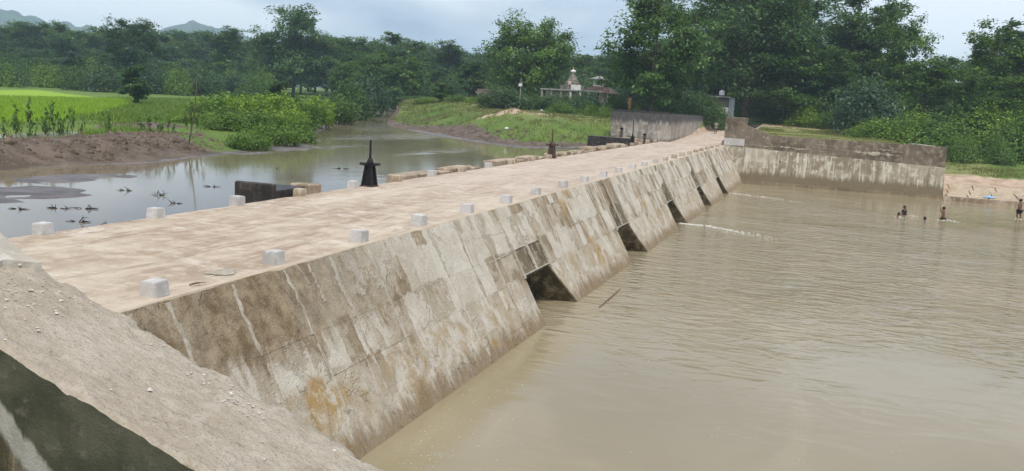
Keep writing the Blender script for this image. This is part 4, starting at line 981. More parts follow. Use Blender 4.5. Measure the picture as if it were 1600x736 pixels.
# trees of the right bank
plant('teak', 1018, -24, 91, 158, 'big dark green tree with open crown behind the grey parapet')
RT = [('sal_d', 1075, -6, 118, 120, 'tall broad tree just right of the parapet tree'), ('sal_a', 1130, -30, 128, 140, 'tall dark tree behind the little shed'),
      ('sal_b', 1200, -20, 122, 130, 'tall dark tree right of the huge thick trunked tree'), ('sal_c', 1245, -34, 126, 130, 'very tall dark tree left of the first sky gap'),
      ('sal_e', 1225, 62, 106, 110, 'lower round tree under the huge dark tree'), ('sal_b', 1290, 70, 108, 100, 'lower dark tree left of the dark round shrub'),
      ('sal_a', 1335, -26, 118, 120, 'very tall dark tree between the two sky gaps'), ('sal_d', 1392, 22, 112, 86, 'lighter green tree at the right edge of the tall group'),
      ('sal_c', 1375, -8, 128, 90, 'tall narrow tree behind the lighter green tree'), ('sal_e', 1440, 92, 104, 110, 'low spreading tree under the right sky gap'),
      ('sal_b', 1490, 84, 124, 100, 'medium dark tree at the foot of the right sky gap'), ('sal_d', 1545, 34, 108, 110, 'tall tree with tiered crown near the right edge'),
      ('sal_a', 1600, 2, 112, 130, 'tallest tree at the right edge of the picture'), ('sal_b', 1655, 10, 118, 130, 'dark tree crown cut by the right edge'),
      ('sal_e', 1580, 118, 96, 90, 'low dark tree below the right edge trees'), ('sal_c', 1500, 112, 94, 70, 'thin low tree left of the right edge trees'), ('sal_b', 1100, 60, 135, 100, 'dark tree between parapet tree and shed'),
      ('sal_e', 1160, 92, 150, 90, 'dim tree low behind the shed'), ('sal_b', 1045, 60, 150, 110, 'dim tree low behind the parapet tree')]
for a in RT: plant(*a)
px_ = 600; i = 0
while px_ < 1180:
    plant(['bush_d', 'bush_a'][i % 2], px_, 126 + random.uniform(-10, 8), random.uniform(150, 175), random.uniform(40, 64), f'dark undergrowth shrub below the forest behind the temple, {ORD[i + 1]} from the left', 'shrub', 'undergrowth behind the temple'); px_ += random.uniform(16, 26); i += 1
proto('big', make_tree, 'forest_tree', 23, 20.0, 15.0, base=0.22, lobes=22, clumps=12, leaves=62, leaf=0.5, mat='leaf_dark', trunk_r=0.5, shape='round')
plant('big', 1163, -66, 107, 190, 'huge dark tree with a thick pale trunk right of the shed')
BK = 'dim background tree of the dense forest on the right bank'
px_ = 1020; i = 1; nn_ = 0
while px_ < 1640:
    nn_ += 1
    yt = np.interp(px_, [1020, 1300, 1400, 1450, 1500, 1560, 1720], [40, 30, 70, 112, 100, 50, 30]) + random.uniform(0, 30)
    plant(keys[i % 6], px_, yt, random.uniform(142, 175), random.uniform(70, 110), f'dim tree at the back of the right bank forest, {ORD[nn_]} from the left', group='background trees on the right'); px_ += random.uniform(24, 38); i += 1
px_ = 1180; nn_ = 0
while px_ < 1620:
    nn_ += 1
    plant(['bush_d', 'bush_a', 'bush_d'][i % 3], px_, 140 + 0.03 * (px_ - 1180) + random.uniform(-10, 10), random.uniform(118, 135), random.uniform(46, 76), f'shady shrub among the right forest trunks, {ORD[nn_]} from the left', 'shrub', 'undergrowth of the right forest'); px_ += random.uniform(20, 34); i += 1
plant('bush_c', 1352, 132, 93, 92, 'dark round shrub standing in front of the right forest', 'shrub')
# shrubs of the right bank, temple side
for k, (key, px, yt, ds, wd, lb) in enumerate([
    ('bush_b', 716, 150, 104, 42, 'bright shrub right of the dark narrow young tree'), ('bush_b', 748, 154, 102, 40, 'bright low shrub left of the pale mounded shrub'),
    ('bush_c', 785, 140, 97, 78, 'pale mounded shrub beside the lamp pole'), ('bush_a', 838, 150, 100, 60, 'green shrub right of the lamp pole'),
    ('bush_c', 868, 150, 98, 48, 'grey green shrub below the temple wall'), ('bush_a', 900, 152, 97, 52, 'green shrub in front of the temple'),
    ('bush_c', 918, 146, 100, 44, 'round pale shrub left of the footpath to the shrine'), ('bush_b', 880, 163, 94, 48, 'low bright shrub before the temple shrubs'),
    ('bush_d', 968, 148, 98, 44, 'dark shrub right of the footpath to the shrine'), ('bush_a', 1036, 150, 96, 60, 'green shrub right of the parapet tree trunk'),
    ('bush_c', 1075, 146, 98, 72, 'large pale mounded shrub above the parapet'), ('bush_a', 1100, 152, 96, 50, 'green shrub at the end of the parapet'),
    ('bush_b', 1010, 160, 93, 40, 'bright shrub at the foot of the parapet tree'), ('bush_b', 668, 158, 112, 40, 'bright shrub left of the dark narrow young tree'),
    ('bush_a', 650, 152, 128, 44, 'green shrub at the river bend'), ('bush_b', 925, 166, 92, 30, 'small bright shrub left of the path foot'), ('bush_b', 950, 170, 90, 30, 'small bright shrub right of the path foot'),
    ('bush_a', 1122, 168, 100, 40, 'dense shrub hiding the foot of the little shed'), ('bush_a', 1150, 172, 108, 34, 'small shrub below the shed'),
    ('bush_a', 1215, 168, 108, 60, 'low shrub left of the meadow tree trunk'), ('bush_b', 1262, 172, 104, 62, 'low bright shrub at the back of the meadow'), ('bush_a', 1305, 172, 102, 50, 'low green shrub left of the dark round shrub')]):
    plant(key, px, yt, ds, wd, lb, 'shrub')
for k, (key, px, yt, ds, wd, lb) in enumerate([
    ('bush_b', 1365, 193, 88, 70, 'bright shrub behind the right half of the wing wall'), ('bush_b', 1410, 192, 88, 80, 'bright spreading shrub behind the wing wall end'),
    ('bush_b', 1462, 196, 88, 80, 'bright shrub just right of the wing wall end'), ('bush_b', 1502, 192, 92, 84, 'tall bright leafy shrub on the right bank'),
    ('bush_b', 1540, 182, 93, 90, 'tallest bright leafy shrub on the right bank'), ('bush_b', 1588, 198, 90, 84, 'bright shrub cut by the right edge'), ('bush_b', 1435, 182, 96, 70, 'green shrub behind the bright shrubs right of the wing wall'),
    ('bush_b', 1512, 224, 86, 44, 'low bright shrub at the foot of the tall leafy ones'), ('bush_a', 1620, 180, 90, 90, 'green shrub outside the right bushes'), ('bush_b', 1570, 226, 86, 44, 'low bright shrub above the sandy bank')]):
    plant(key, px, yt, ds, wd, lb, 'shrub')
# left river bank thicket
for k, (key, px, yt, ds, wd, lb) in enumerate([
    ('reed_a', 372, 136, 70, 100, 'bright green reedy thicket right of the leaning pole'), ('reed_a', 412, 134, 66, 96, 'bright green reedy thicket in the middle of the left bank'),
    ('reed_b', 455, 136, 68, 90, 'darker reedy thicket in the middle of the left bank'), ('reed_a', 480, 140, 72, 80, 'bright reedy thicket at the river corner'),
    ('reed_b', 520, 140, 84, 70, 'darker reedy thicket beside the river'), ('reed_a', 340, 140, 78, 80, 'bright reedy thicket at the field edge'), ('bush_d', 548, 136, 98, 60, 'dark shrub left of the round grey green shrub'),
    ('reed_a', 440, 160, 58, 78, 'low bright reedy clump facing the river'), ('reed_b', 395, 166, 56, 80, 'low green reedy clump facing the weir'), ('bush_b', 350, 178, 52, 74, 'low bright shrub behind the earth bank'),
    ('reed_a', 432, 184, 50, 70, 'low bushy weeds at the water edge below the thicket'), ('reed_a', 390, 200, 46, 60, 'low bushy weeds at the end of the earth bank'), ('reed_a', 310, 170, 60, 60, 'thin bright clump left of the thicket'), ('bush_b', 470, 190, 53, 50, 'weeds at the tip of the left bank')]):
    plant(key, px, yt, ds, wd, lb, 'shrub')
for k, (px, yt, ds, wd, lb) in enumerate([(52, 132, 45, 40, 'tall sapling at the left edge above the puddle'), (84, 138, 44, 34, 'tall sapling second from the left above the puddle'), (28, 160, 43, 40, 'short sapling at the far left above the puddle'),
    (106, 150, 45, 30, 'sapling at the right end of the puddle saplings'), (172, 158, 46, 30, 'small sapling left of the earth mound'), (240, 162, 47, 34, 'small sapling right of the earth mound'), (262, 168, 46, 30, 'small sapling near the leaning pole'), (300, 142, 50, 30, 'slender sapling behind the leaning pole')]):
    plant('sprig', px, yt, ds, wd, lb, 'sapling')

# grass: blades as real geometry
def blades(name, pts, h, wdt, mat, label=None, seed=1, per=3, spread=0.12, lay=0.35):
    rng = np.random.default_rng(seed); n = len(pts); P = np.repeat(pts, per, 0); n = len(P)
    P = P + rng.normal(size=(n, 3)) * np.array([spread, spread, 0]); hh = np.repeat(h, per) * rng.uniform(0.5, 1.2, n); ww = np.repeat(wdt, per)
    an = rng.uniform(0, 6.283, n); u = np.stack([np.cos(an), np.sin(an), 0 * an], 1); lean = rng.normal(size=(n, 3)) * lay; lean[:, 2] = 1
    tip = P + lean * hh[:, None]; v = np.stack([P - u * ww[:, None] * .5, P + u * ww[:, None] * .5, tip], 1).reshape(-1, 3)
    me = npmesh(name, v, np.arange(3 * n).reshape(-1, 3), 3); fattr(me, 'tint', np.clip(rng.normal(0.5, 0.22, n), 0, 1))
    o = link(name, me, M[mat]); return tag(o, label, None, None, 'stuff')
def scatter(n, x0, x1, y0, y1, test, seed):
    rng = np.random.default_rng(seed); x = rng.uniform(x0, x1, n); y = rng.uniform(y0, y1, n); z, d, r, dn, nb = ground(x, y, True)
    k = test(x, y, z, d, r, dn, nb); return np.stack([x[k], y[k], z[k] - 0.02], 1)
def inpoly(P, x, y): return sdist(P, x, y) < 0
pts = scatter(60000, -75, -30, 25, 90, lambda x, y, z, d, r, dn, nb: inpoly(RICE, x, y), 5)
ds = np.hypot(pts[:, 0], pts[:, 1]); blades('rice', pts, np.full(len(pts), 0.30), 0.03 + ds * 0.0006, 'rice', 'bright yellow green rice in the flooded paddy', 5, 3)
pts = scatter(60000, -80, -24, 20, 110, lambda x, y, z, d, r, dn, nb: (~r) & (d > 3.6) & ~inpoly(RICE, x, y) & (sdist(PUDDLE, x, y) > 0.2) & (vnoise(x / 3, y / 3, 3) + 0.5 * sstep(4, 8, dn) > 0.55), 6)
ds = np.hypot(pts[:, 0], pts[:, 1]); blades('grass', pts, (0.10 + 0.34 * vnoise(pts[:, 0] / 4, pts[:, 1] / 4, 77)) * np.where(pts[:, 1] > 42 + (pts[:, 0] + 40) * 0.2, 1.0, 0.75), 0.02 + ds * 0.0006, 'grass', 'rough grass on the left river bank', 6, 3)
pts = scatter(60000, -62, -13, 52, 125, lambda x, y, z, d, r, dn, nb: r & (dn > np.interp(x, [-42, -34, -27, -22], [0.2, 2.8, 4.4, 2.6])) & (vnoise(x / 1.5, y / 1.5, 4) > 0.3) & ~((x > -12.8)), 7)
ds = np.hypot(pts[:, 0], pts[:, 1]); blades('grass', pts, 0.10 + 0.2 * vnoise(pts[:, 0] / 3, pts[:, 1] / 3, 78), 0.02 + ds * 0.0006, 'grass_dry', 'flattened grass on the right river bank', 7, 2, lay=0.8)
pts = scatter(60000, -6.8, 40, 71, 115, lambda x, y, z, d, r, dn, nb: ((x < 5) | (y > 77 + 2 * nb)) & (vnoise(x / 2, y / 2, 5) > 0.35), 8)
ds = np.hypot(pts[:, 0], pts[:, 1]); blades('grass', pts, 0.06 + 0.22 * vnoise(pts[:, 0] / 3, pts[:, 1] / 3, 79) ** 2, 0.02 + ds * 0.0005, 'grass_dry', 'short grass of the meadow behind the wing wall', 8, 2)
# clods and torn roots along the earth bank
pts = np.concatenate([scatter(9000, -34, -22, 8, 38, lambda x, y, z, d, r, dn, nb: (~r) & (dn > 0.9) & (dn < 5.2) & (sdist(PUDDLE, x, y) > 0.4), 9),
    scatter(9000, -45, -14, 52, 85, lambda x, y, z, d, r, dn, nb: r & (dn > 0.7) & (dn < 4.5), 19)])
rng = np.random.default_rng(3); n = len(pts); c = rng.uniform(0.03, 0.11, n) * np.where(rng.random(n) < 0.06, 2.2, 1)
oct_ = np.array([(1, 0, 0), (0, 1, 0), (-1, 0, 0), (0, -1, 0), (0, 0, 0.8), (0, 0, -0.8)]); of = np.array([(0, 1, 4), (1, 2, 4), (2, 3, 4), (3, 0, 4), (1, 0, 5), (2, 1, 5), (3, 2, 5), (0, 3, 5)])
v = (pts[:, None, :] + oct_[None] * c[:, None, None] * rng.uniform(0.6, 1.4, (n, 6, 1))).reshape(-1, 3); f = (of[None] + 6 * np.arange(n)[:, None, None]).reshape(-1, 3)
tag(link('soil_clods', npmesh('soil_clods', v, f, 3), plain('soil', (0.12, 0.088, 0.062), 0.95, 0.45, 3)), kind='stuff')

# ------------------------------------------------------------------ temple, shrine, shed, pole
def frame(px, dist, rz, name, label, cat, zoff=0.0):
    x, y = col(px, dist); return empty(name, (x, y, gz(x, y) + zoff), label, cat, None, rz)
def part(root, name, mb, mat, parent=None, bevel=0, smooth=False):
    """mb holds coordinates in the thing's own frame"""
    me = pymesh(name, mb.v, mb.f, smooth); bm = bmesh.new(); bm.from_mesh(me); bmesh.ops.recalc_face_normals(bm, faces=bm.faces)
    if bevel: bmesh.ops.bevel(bm, geom=bm.edges[:], offset=bevel, segments=1, affect='EDGES')
    bm.to_mesh(me); bm.free(); return link(name, me, mat, parent or root)
M['old_wall'] = concrete('old_limewash', (0.16, 0.15, 0.14), (0.30, 0.28, 0.26), (0.45, 0.43, 0.4), 0.8, 0.7)
M['roof_slab'] = concrete('roof_slab', (0.16, 0.17, 0.17), (0.27, 0.28, 0.28), (0.38, 0.39, 0.39), 0.8, 0.3)
M['spire'] = concrete('spire_stone', (0.08, 0.08, 0.07), (0.17, 0.16, 0.14), (0.36, 0.35, 0.3), 1.5, 0.4)
M['tiles'] = plain('clay_tiles', (0.10, 0.065, 0.06), 0.9, 0.4, 3)
M['pink'] = plain('pink_limewash', (0.52, 0.36, 0.28), 0.9, 0.2, 3)
M['gold'] = plain('brass_finial', (0.55, 0.38, 0.12), 0.4, 0.2, 5, 0.6)
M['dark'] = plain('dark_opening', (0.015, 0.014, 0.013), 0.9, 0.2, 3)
TD = 108
rz_t = math.atan2(-col(900, 1)[0], col(900, 1)[1]) - 0.35
tz = ztop(890, 161, TD)
t = frame(893, TD, rz_t, 'temple', 'old grey temple hall with stepped spire and flat roof behind shrubs', 'temple'); t.location.z = tz - 0.3
part(t, 'wall', MB().box(-2.6, 2.2, -1.6, 1.6, -2.5, 1.62), M['old_wall'])
part(t, 'roof_slab', MB().box(-3.1, 2.9, -2.1, 2.1, 1.625, 1.80), M['roof_slab'], bevel=0.02)
for xk in (-2.9, -1.75, -0.6, 0.55, 1.7, 2.7):
    part(t, 'pillar', MB().box(xk - 0.1, xk + 0.1, -2.0, -1.8, -2.5, 1.62), M['white_plaster'] if xk > 0.3 else M['old_wall'], bevel=0.02)
for xk in (-1.17, -0.02, 1.12):
    b = MB(); n = 8; v = [(xk - 0.38, -1.61, -0.3), (xk + 0.38, -1.61, -0.3)] + [(xk + 0.38 * math.cos(math.pi * q / n), -1.61, 0.6 + 0.45 * math.sin(math.pi * q / n)) for q in range(n + 1)]
    part(t, 'archway', b.add(v, [tuple(range(len(v)))]), M['dark'])
sp_ = part(t, 'spire', MB().box(-1.1, 1.1, -1.0, 1.0, 1.801, 2.3), M['spire'], bevel=0.03)
part(t, 'spire_base', MB().box(0.3, 1.4, -1.25, -1.01, 1.801, 2.35), M['white_plaster'])
zz = 2.3
for k in range(6):
    r0 = 0.95 - 0.145 * k; b = MB(); b.tube([(0, 0, zz), (0, 0, zz + 0.10), (0, 0, zz + 0.11), (0, 0, zz + 0.24)], [r0 * 1.12, r0 * 1.12, r0 * 0.95, r0 * 0.86], 8)
    part(t, 'tier', b, M['spire'], sp_); zz += 0.235
b = MB(); b.tube([(0, 0, zz), (0, 0, zz + 0.12), (0, 0, zz + 0.26), (0, 0, zz + 0.38)], [0.22, 0.36, 0.26, 0.05], 10); part(t, 'crown_stone', b, M['white_plaster'], sp_, smooth=True)
b = MB(); b.tube([(0, 0, zz + 0.36), (0, 0, zz + 0.45), (0, 0, zz + 0.62)], [0.05, 0.07, 0.01], 8); part(t, 'finial', b, M['gold'], sp_, smooth=True)
b = MB(); b.box(-0.2, 0.2, -1.06, -0.9, 2.32, 2.75); part(t, 'niche', b, M['pink'], sp_, bevel=0.05)

t = frame(940, 112, rz_t - 0.1, 'shrine', 'small shrine with brown tiled roof and white domed kiosk on top', 'shrine'); t.location.z = ztop(940, 160, 112)
part(t, 'floor', MB().box(-1.7, 1.5, -1.5, 1.3, -1.5, 0.05), M['old_wall'])
part(t, 'rear_wall', MB().box(-1.5, 1.3, 0.4, 1.2, 0.051, 1.15), M['dark'])
part(t, 'side_wall', MB().box(0.1, 0.75, -1.25, -0.6, 0.051, 1.15), M['pink'])
for xk in (-1.5, -0.75, -0.2, 1.25): part(t, 'pillar', MB().box(xk - 0.07, xk + 0.07, -1.32, -1.18, 0.051, 1.15), M['white_plaster'])
b = MB(); b.add([(-2.0, -1.7, 1.12), (1.75, -1.7, 1.05), (1.75, 1.5, 1.05), (-2.0, 1.5, 1.12), (-1.1, -0.5, 1.78), (0.7, -0.5, 1.78), (0.7, 0.5, 1.78), (-1.1, 0.5, 1.78)], [(0, 1, 5, 4), (1, 2, 6, 5), (2, 3, 7, 6), (3, 0, 4, 7), (4, 5, 6, 7), (0, 3, 2, 1)])
rf = part(t, 'roof', b, M['tiles'])
for k in range(15):
    xa = -1.95 + k * 0.26; xb = -1.05 + k * 0.126; b = MB(); b.tube([(xa, -1.72, 1.16 - 0.005 * k), (xb, -0.52, 1.82)], [0.06, 0.045], 5); part(t, 'tile_rib', b, M['tiles'], rf)
k_ = part(t, 'kiosk', MB().box(-1.0, 0.25, -0.45, 0.5, 1.79, 2.0), M['white_plaster'])
for xk in (-0.92, 0.17):
    for yk in (-0.37, 0.42): part(t, 'post', MB().box(xk - 0.09, xk + 0.09, yk - 0.09, yk + 0.09, 2.0, 2.62), M['white_plaster'], k_)
part(t, 'backing', MB().box(-0.8, 0.05, 0.2, 0.3, 2.0, 2.6), M['dark'], k_)
b = MB(); b.box(-1.45, 0.7, -0.85, 0.9, 2.62, 2.74); b.add([(-1.3, -0.7, 2.741), (0.55, -0.7, 2.741), (0.55, 0.75, 2.741), (-1.3, 0.75, 2.741), (-0.6, -0.1, 3.0), (-0.15, -0.1, 3.0), (-0.15, 0.15, 3.0), (-0.6, 0.15, 3.0)], [(0, 1, 5, 4), (1, 2, 6, 5), (2, 3, 7, 6), (3, 0, 4, 7), (4, 5, 6, 7)])
part(t, 'canopy', b, M['roof_slab'], k_)

SDT = 104; ts = frame(1126, SDT, math.atan2(-col(1126, 1)[0], col(1126, 1)[1]) + 0.25, 'shed', 'small grey block shed with white base and metal sheet side', 'shed'); ts.location.z = ztop(1126, 178, SDT) + 0.0
part(ts, 'wall', MB().box(-1.1, 0.55, -0.9, 1.2, 0.7, 1.75), M['parapet']); part(ts, 'base', MB().box(-1.12, 0.57, -0.92, 1.22, -1.5, 0.699), M['white_plaster'])
part(ts, 'roof_sheet', MB().box(-1.45, 0.75, -1.2, 1.4, 1.76, 1.86), M['roof_slab'])
for k in range(7): part(ts, 'sheet_panel', MB().box(0.60 + k * 0.09, 0.66 + k * 0.09, -0.95 + 0.02 * (k % 2), -0.88 + 0.02 * (k % 2), -1.0, 1.74), plain('zinc_sheet', (0.32, 0.35, 0.40), 0.5, 0.2, 4, 0.3) if k == 0 else bpy.data.materials['zinc_sheet'])
part(ts, 'mast', MB().tube([(1.05, -0.6, 0), (1.05, -0.6, 2.5)], 0.03, 6), M['iron'])
x_, y_ = ts.location.x, ts.location.y
tk = empty('water_tank', (x_, y_, ts.location.z + 1.87), 'white plastic water tank on the little grey shed', 'water tank')
part(tk, 'body', MB().lathe((0, 0, 0.10), [(0.30, 0), (0.31, 0.05), (0.29, 0.1), (0.31, 0.15), (0.29, 0.22), (0.31, 0.27), (0.30, 0.4), (0.2, 0.5), (0.1, 0.52)], 14), M['bag'], smooth=True)
part(tk, 'lid', MB().lathe((0, 0, 0.62), [(0.12, 0), (0.12, 0.05)], 12), M['bag']); part(tk, 'stand', MB().box(-0.28, 0.28, -0.28, 0.28, 0, 0.10), M['iron'])

tp = frame(812, 96, 0, 'lamp_pole', 'thin pale lamp pole with white lamp box before the domed tree', 'lamp pole'); hp = ztop(813, 122, 96) - tp.location.z
part(tp, 'pole', MB().tube([(0, 0, -0.3), (0.06, 0, hp)], [0.06, 0.045], 8), M['roof_slab']); part(tp, 'lamp_box', MB().box(-0.16, 0.18, -0.14, 0.14, hp - 0.85, hp - 0.55), M['white_plaster'], bevel=0.03)
part(tp, 'cross_arm', MB().box(-0.35, 0.35, -0.03, 0.03, hp - 0.25, hp - 0.19), M['iron'])
b = MB(); pts = [(-9 * q / 10, 2.0 * q / 10, hp - 0.2 - 1.1 * (q / 10) - 0.5 * math.sin(math.pi * q / 10)) for q in range(11)]; part(tp, 'wire', b.tube(pts, 0.02, 4), M['iron'])
th = frame(768, 112, 0.2, 'hut', 'low reddish brick hut half hidden behind the pale mounded shrub', 'hut'); hh = ztop(768, 146, 112) - th.location.z
part(th, 'wall', MB().box(-1.4, 1.4, -1, 1, -1, hh), plain('brick_red', (0.20, 0.10, 0.07), 0.9, 0.3, 3)); part(th, 'roof', MB().prism([(-1.3, hh - 0.1), (1.3, hh - 0.1), (0, hh + 0.5)], 'x', -1.7, 1.7), M['tiles'])

# ------------------------------------------------------------------ people
SKIN = plain('brown_skin', (0.16, 0.075, 0.042), 0.5, 0.15, 10); HAIR = plain('black_hair', (0.008, 0.007, 0.006), 0.5, 0.3, 30)
STAND = dict(pelvis=(0, 0, .50, .072), spine=(0, 0, .62, .070), chest=(0, 0, .735, .082), neck=(0, .005, .825, .034), head=(0, .015, .885, .056), crown=(0, .012, .945, .054), nose=(0, .078, .893, .012))
for sgn, a in ((-1, 'l'), (1, 'r')):
    STAND.update({a + 'sh': (sgn * .098, 0, .785, .036), a + 'el': (sgn * .135, -.01, .645, .026), a + 'wr': (sgn * .145, .04, .52, .019), a + 'ha': (sgn * .145, .055, .465, .020), a + 'th': (sgn * .125, .085, .49, .009), a + 'fi': (sgn * .145, .068, .425, .013),
                  a + 'hip': (sgn * .048, 0, .475, .058), a + 'kn': (sgn * .055, .012, .27, .040), a + 'an': (sgn * .055, -.008, .045, .026), a + 'to': (sgn * .06, .085, .018, .020)})
EDG = [('pelvis', 'spine'), ('spine', 'chest'), ('chest', 'neck'), ('neck', 'head'), ('head', 'crown'), ('head', 'nose')]
for a in 'lr': EDG += [('chest', a + 'sh'), (a + 'sh', a + 'el'), (a + 'el', a + 'wr'), (a + 'wr', a + 'ha'), (a + 'ha', a + 'fi'), (a + 'wr', a + 'th'), ('pelvis', a + 'hip'), (a + 'hip', a + 'kn'), (a + 'kn', a + 'an'), (a + 'an', a + 'to')]
def skinned(name, J, edges, mat, parent, H, rscale=1.0, names=None):
    ks = [k for k in J if any(k in e for e in edges)]; ix = {k: i for i, k in enumerate(ks)}
    me = bpy.data.meshes.new(name); me.from_pydata([tuple(c * H for c in J[k][:3]) for k in ks], [(ix[a], ix[b_]) for a, b_ in edges], [])
    o = link(name, me, mat, parent); o.modifiers.new('skin', 'SKIN').use_smooth_shade = True
    for i, k in enumerate(ks):
        d = me.skin_vertices[0].data[i]; r = J[k][3] * H * rscale; wide = 1.25 if k in ('chest', 'spine', 'pelvis') else 1.0
        d.radius = (r * wide, r * (0.85 if wide > 1 else 1.0)); d.use_root = (k == ks[0])
    s = o.modifiers.new('sub', 'SUBSURF'); s.levels = 1; s.render_levels = 2
    return o
def person(loc, rz, H, label, pose=None, shorts=None, shirt=None, sarong=None, skin=SKIN):
    J = dict(STAND); J.update(pose or {})
    t = empty('person', loc, label, 'person', None, rz)
    skinned('body', J, EDG, skin, t, H)
    hc = Vector(J['crown'][:3]); hd = (hc - Vector(J['neck'][:3])).normalized()
    bm = bmesh.new(); bmesh.ops.create_uvsphere(bm, u_segments=12, v_segments=8, radius=0.066 * H)
    for v_ in list(bm.verts):
        if v_.co.z < -0.018 * H and v_.co.y > -0.02 * H: v_.co.z = -0.018 * H
        v_.co *= 1 + random.uniform(-0.05, 0.05)
    me = bpy.data.meshes.new('hair'); bm.to_mesh(me); bm.free(); o = link('hair', me, HAIR, t); o.location = (hc - hd * 0.012 - Vector((0, 0.012, 0))) * H
    if shorts: skinned('shorts', {k: (J[k] if k == 'pelvis' or 'hip' in k else tuple(np.array(J[k[0] + 'hip']) * 0.35 + np.array(J[k]) * 0.65)) for k in ('pelvis', 'lhip', 'rhip', 'lkn', 'rkn')}, [('pelvis', 'lhip'), ('pelvis', 'rhip'), ('lhip', 'lkn'), ('rhip', 'rkn')], shorts, t, H, 1.22)
    if shirt: skinned('shirt', J, [('pelvis', 'spine'), ('spine', 'chest'), ('chest', 'lsh'), ('chest', 'rsh'), ('lsh', 'lel'), ('rsh', 'rel')], shirt, t, H, 1.16)
    if sarong: skinned('lower_cloth', J, [('pelvis', 'lhip'), ('pelvis', 'rhip'), ('lhip', 'lkn'), ('rhip', 'rkn'), ('lkn', 'lan'), ('rkn', 'ran')], sarong, t, H, 1.3)
    return t
CL = {n: plain(n, c, 0.85, 0.15, 12) for n, c in dict(black_cloth=(0.012, 0.012, 0.014), white_cloth=(0.7, 0.7, 0.68), grey_cloth=(0.2, 0.2, 0.19), orange_cloth=(0.42, 0.2, 0.1), dark_green_cloth=(0.03, 0.05, 0.03)).items()}
WZ_ = -2.6
p = onz(1404, 338, WZ_); person((p[0], p[1], WZ_ - 0.98), 2.2, 1.2, 'person swimming, head just above water, leftmost of the bathers', dict(lel=(-.2, .13, .80, .026), lwr=(-.22, .24, .82, .019), lha=(-.22, .29, .82, .02), lfi=(-.22, .33, .82, .013), lth=(-.19, .27, .83, .009)), CL['black_cloth'])
p = onz(1413, 337, WZ_); person((p[0], p[1] + 0.4, WZ_ - 0.72), -2.4, 1.25, 'person in dark shirt chest deep behind the leftmost swimmer', dict(rel=(.2, .05, .70, .026), rwr=(.25, .14, .66, .019), rha=(.26, .19, .65, .02), rfi=(.26, .23, .65, .013), rth=(.24, .18, .68, .009)), CL['black_cloth'], CL['black_cloth'])
p = onz(1445, 344, WZ_); person((p[0], p[1], WZ_ - 1.03), 0.4, 1.22, 'person with only the dark head above water between the bathers', None, CL['black_cloth'])
p = onz(1473, 343, WZ_); person((p[0], p[1], WZ_ - 0.55), 1.2, 1.25, 'bare chested person waist deep in the pool with raised arm', dict(rel=(.15, .12, .74, .026), rwr=(.11, .17, .86, .019), rha=(.10, .17, .91, .02), rfi=(.10, .17, .95, .013), rth=(.07, .18, .9, .009)), CL['dark_green_cloth'])
p = onz(1590, 341, WZ_); person((p[0] + 0.05, p[1], WZ_ - 0.20), 0.9, 1.32, 'bare chested person in black shorts wading at the right edge', dict(lkn=(-.06, .07, .28, .040), lan=(-.06, -.03, .07, .026), lto=(-.06, .05, .03, .02), rkn=(.055, -.03, .27, .04), ran=(.05, -.09, .06, .026), lel=(-.13, -.05, .65, .026), rel=(.13, .02, .65, .026)), CL['black_cloth'])
p = onz(1118, 208, 0.36); person((p[0], p[1], float(np.interp(p[1], [69, 70, 97, 108], [0, 0, .40, .57])) + 0.01), 0.3, 1.25, 'person in grey shirt walking on the far road ramp', dict(lkn=(-.055, .05, .27, .04), lan=(-.055, .05, .045, .026), lto=(-.06, .14, .02, .02)), CL['grey_cloth'], CL['grey_cloth'])
for px, py, lb, cl, pose in ((525, 173, 'person in dark clothes at the river bend, left of two', 'grey_cloth', None), (541, 173, 'person in white bending at the river bend, right of two', 'white_cloth', dict(chest=(0, .12, .66, .082), neck=(0, .19, .70, .034), head=(0, .24, .72, .056), crown=(0, .30, .73, .054), nose=(0, .28, .66, .012), lsh=(-.098, .13, .69, .036), rsh=(.098, .13, .69, .036), lel=(-.12, .18, .56, .026), rel=(.12, .18, .56, .026), lwr=(-.12, .22, .44, .019), rwr=(.12, .22, .44, .019), lha=(-.12, .23, .40, .02), rha=(.12, .23, .40, .02), lfi=(-.12, .24, .36, .013), rfi=(.12, .24, .36, .013), lth=(-.1, .24, .41, .009), rth=(.1, .24, .41, .009))), (623, 171, 'person in white standing on the sandy spit at the river bend', 'white_cloth', None)):
    x, y = col(px, 122); z = gz(x, y)
    if z < -0.45:
        z = -0.62
    person((x, y, z), 1.5, 1.6, lb, pose, CL['black_cloth'], CL[cl])
x, y = col(984, 90.5); person((x, y, ztop(984, 172, 90.5)), 2.8, 1.45, 'person in orange clothes beside the big tree trunk', None, None, CL['orange_cloth'], CL['orange_cloth']); bpy.context.view_layer.update()

# ------------------------------------------------------------------ small things
p0 = onz(293, 219, 0.0); gl = gz(p0[0], p0[1]); H_ = ztop(309, 92, np.hypot(p0[0], p0[1])) - gl
x1, y1 = col(309, np.hypot(p0[0], p0[1]) + 0.3)
bp = empty('bamboo_pole', (p0[0], p0[1], gl), 'thin leaning bamboo pole stuck in the left bank', 'pole')
pts = [np.array([p0[0], p0[1], gl - 0.3]) * (1 - t) + np.array([x1, y1, gl + H_]) * t + np.array([0.12, 0, 0]) * math.sin(math.pi * t) for t in np.linspace(0, 1, 9)]
MB().tube(pts, list(np.linspace(0.035, 0.012, 9)), 6).build('pole', M['bark'], bp)
b = MB()
for k in range(6):
    q = pts[3 + k % 5]; b.tube([q, q + np.array([random.uniform(-.4, .4), random.uniform(-.3, .3), random.uniform(0.0, .3)])], [0.01, 0.004], 4)
b.build('twigs', M['bark'], bp)
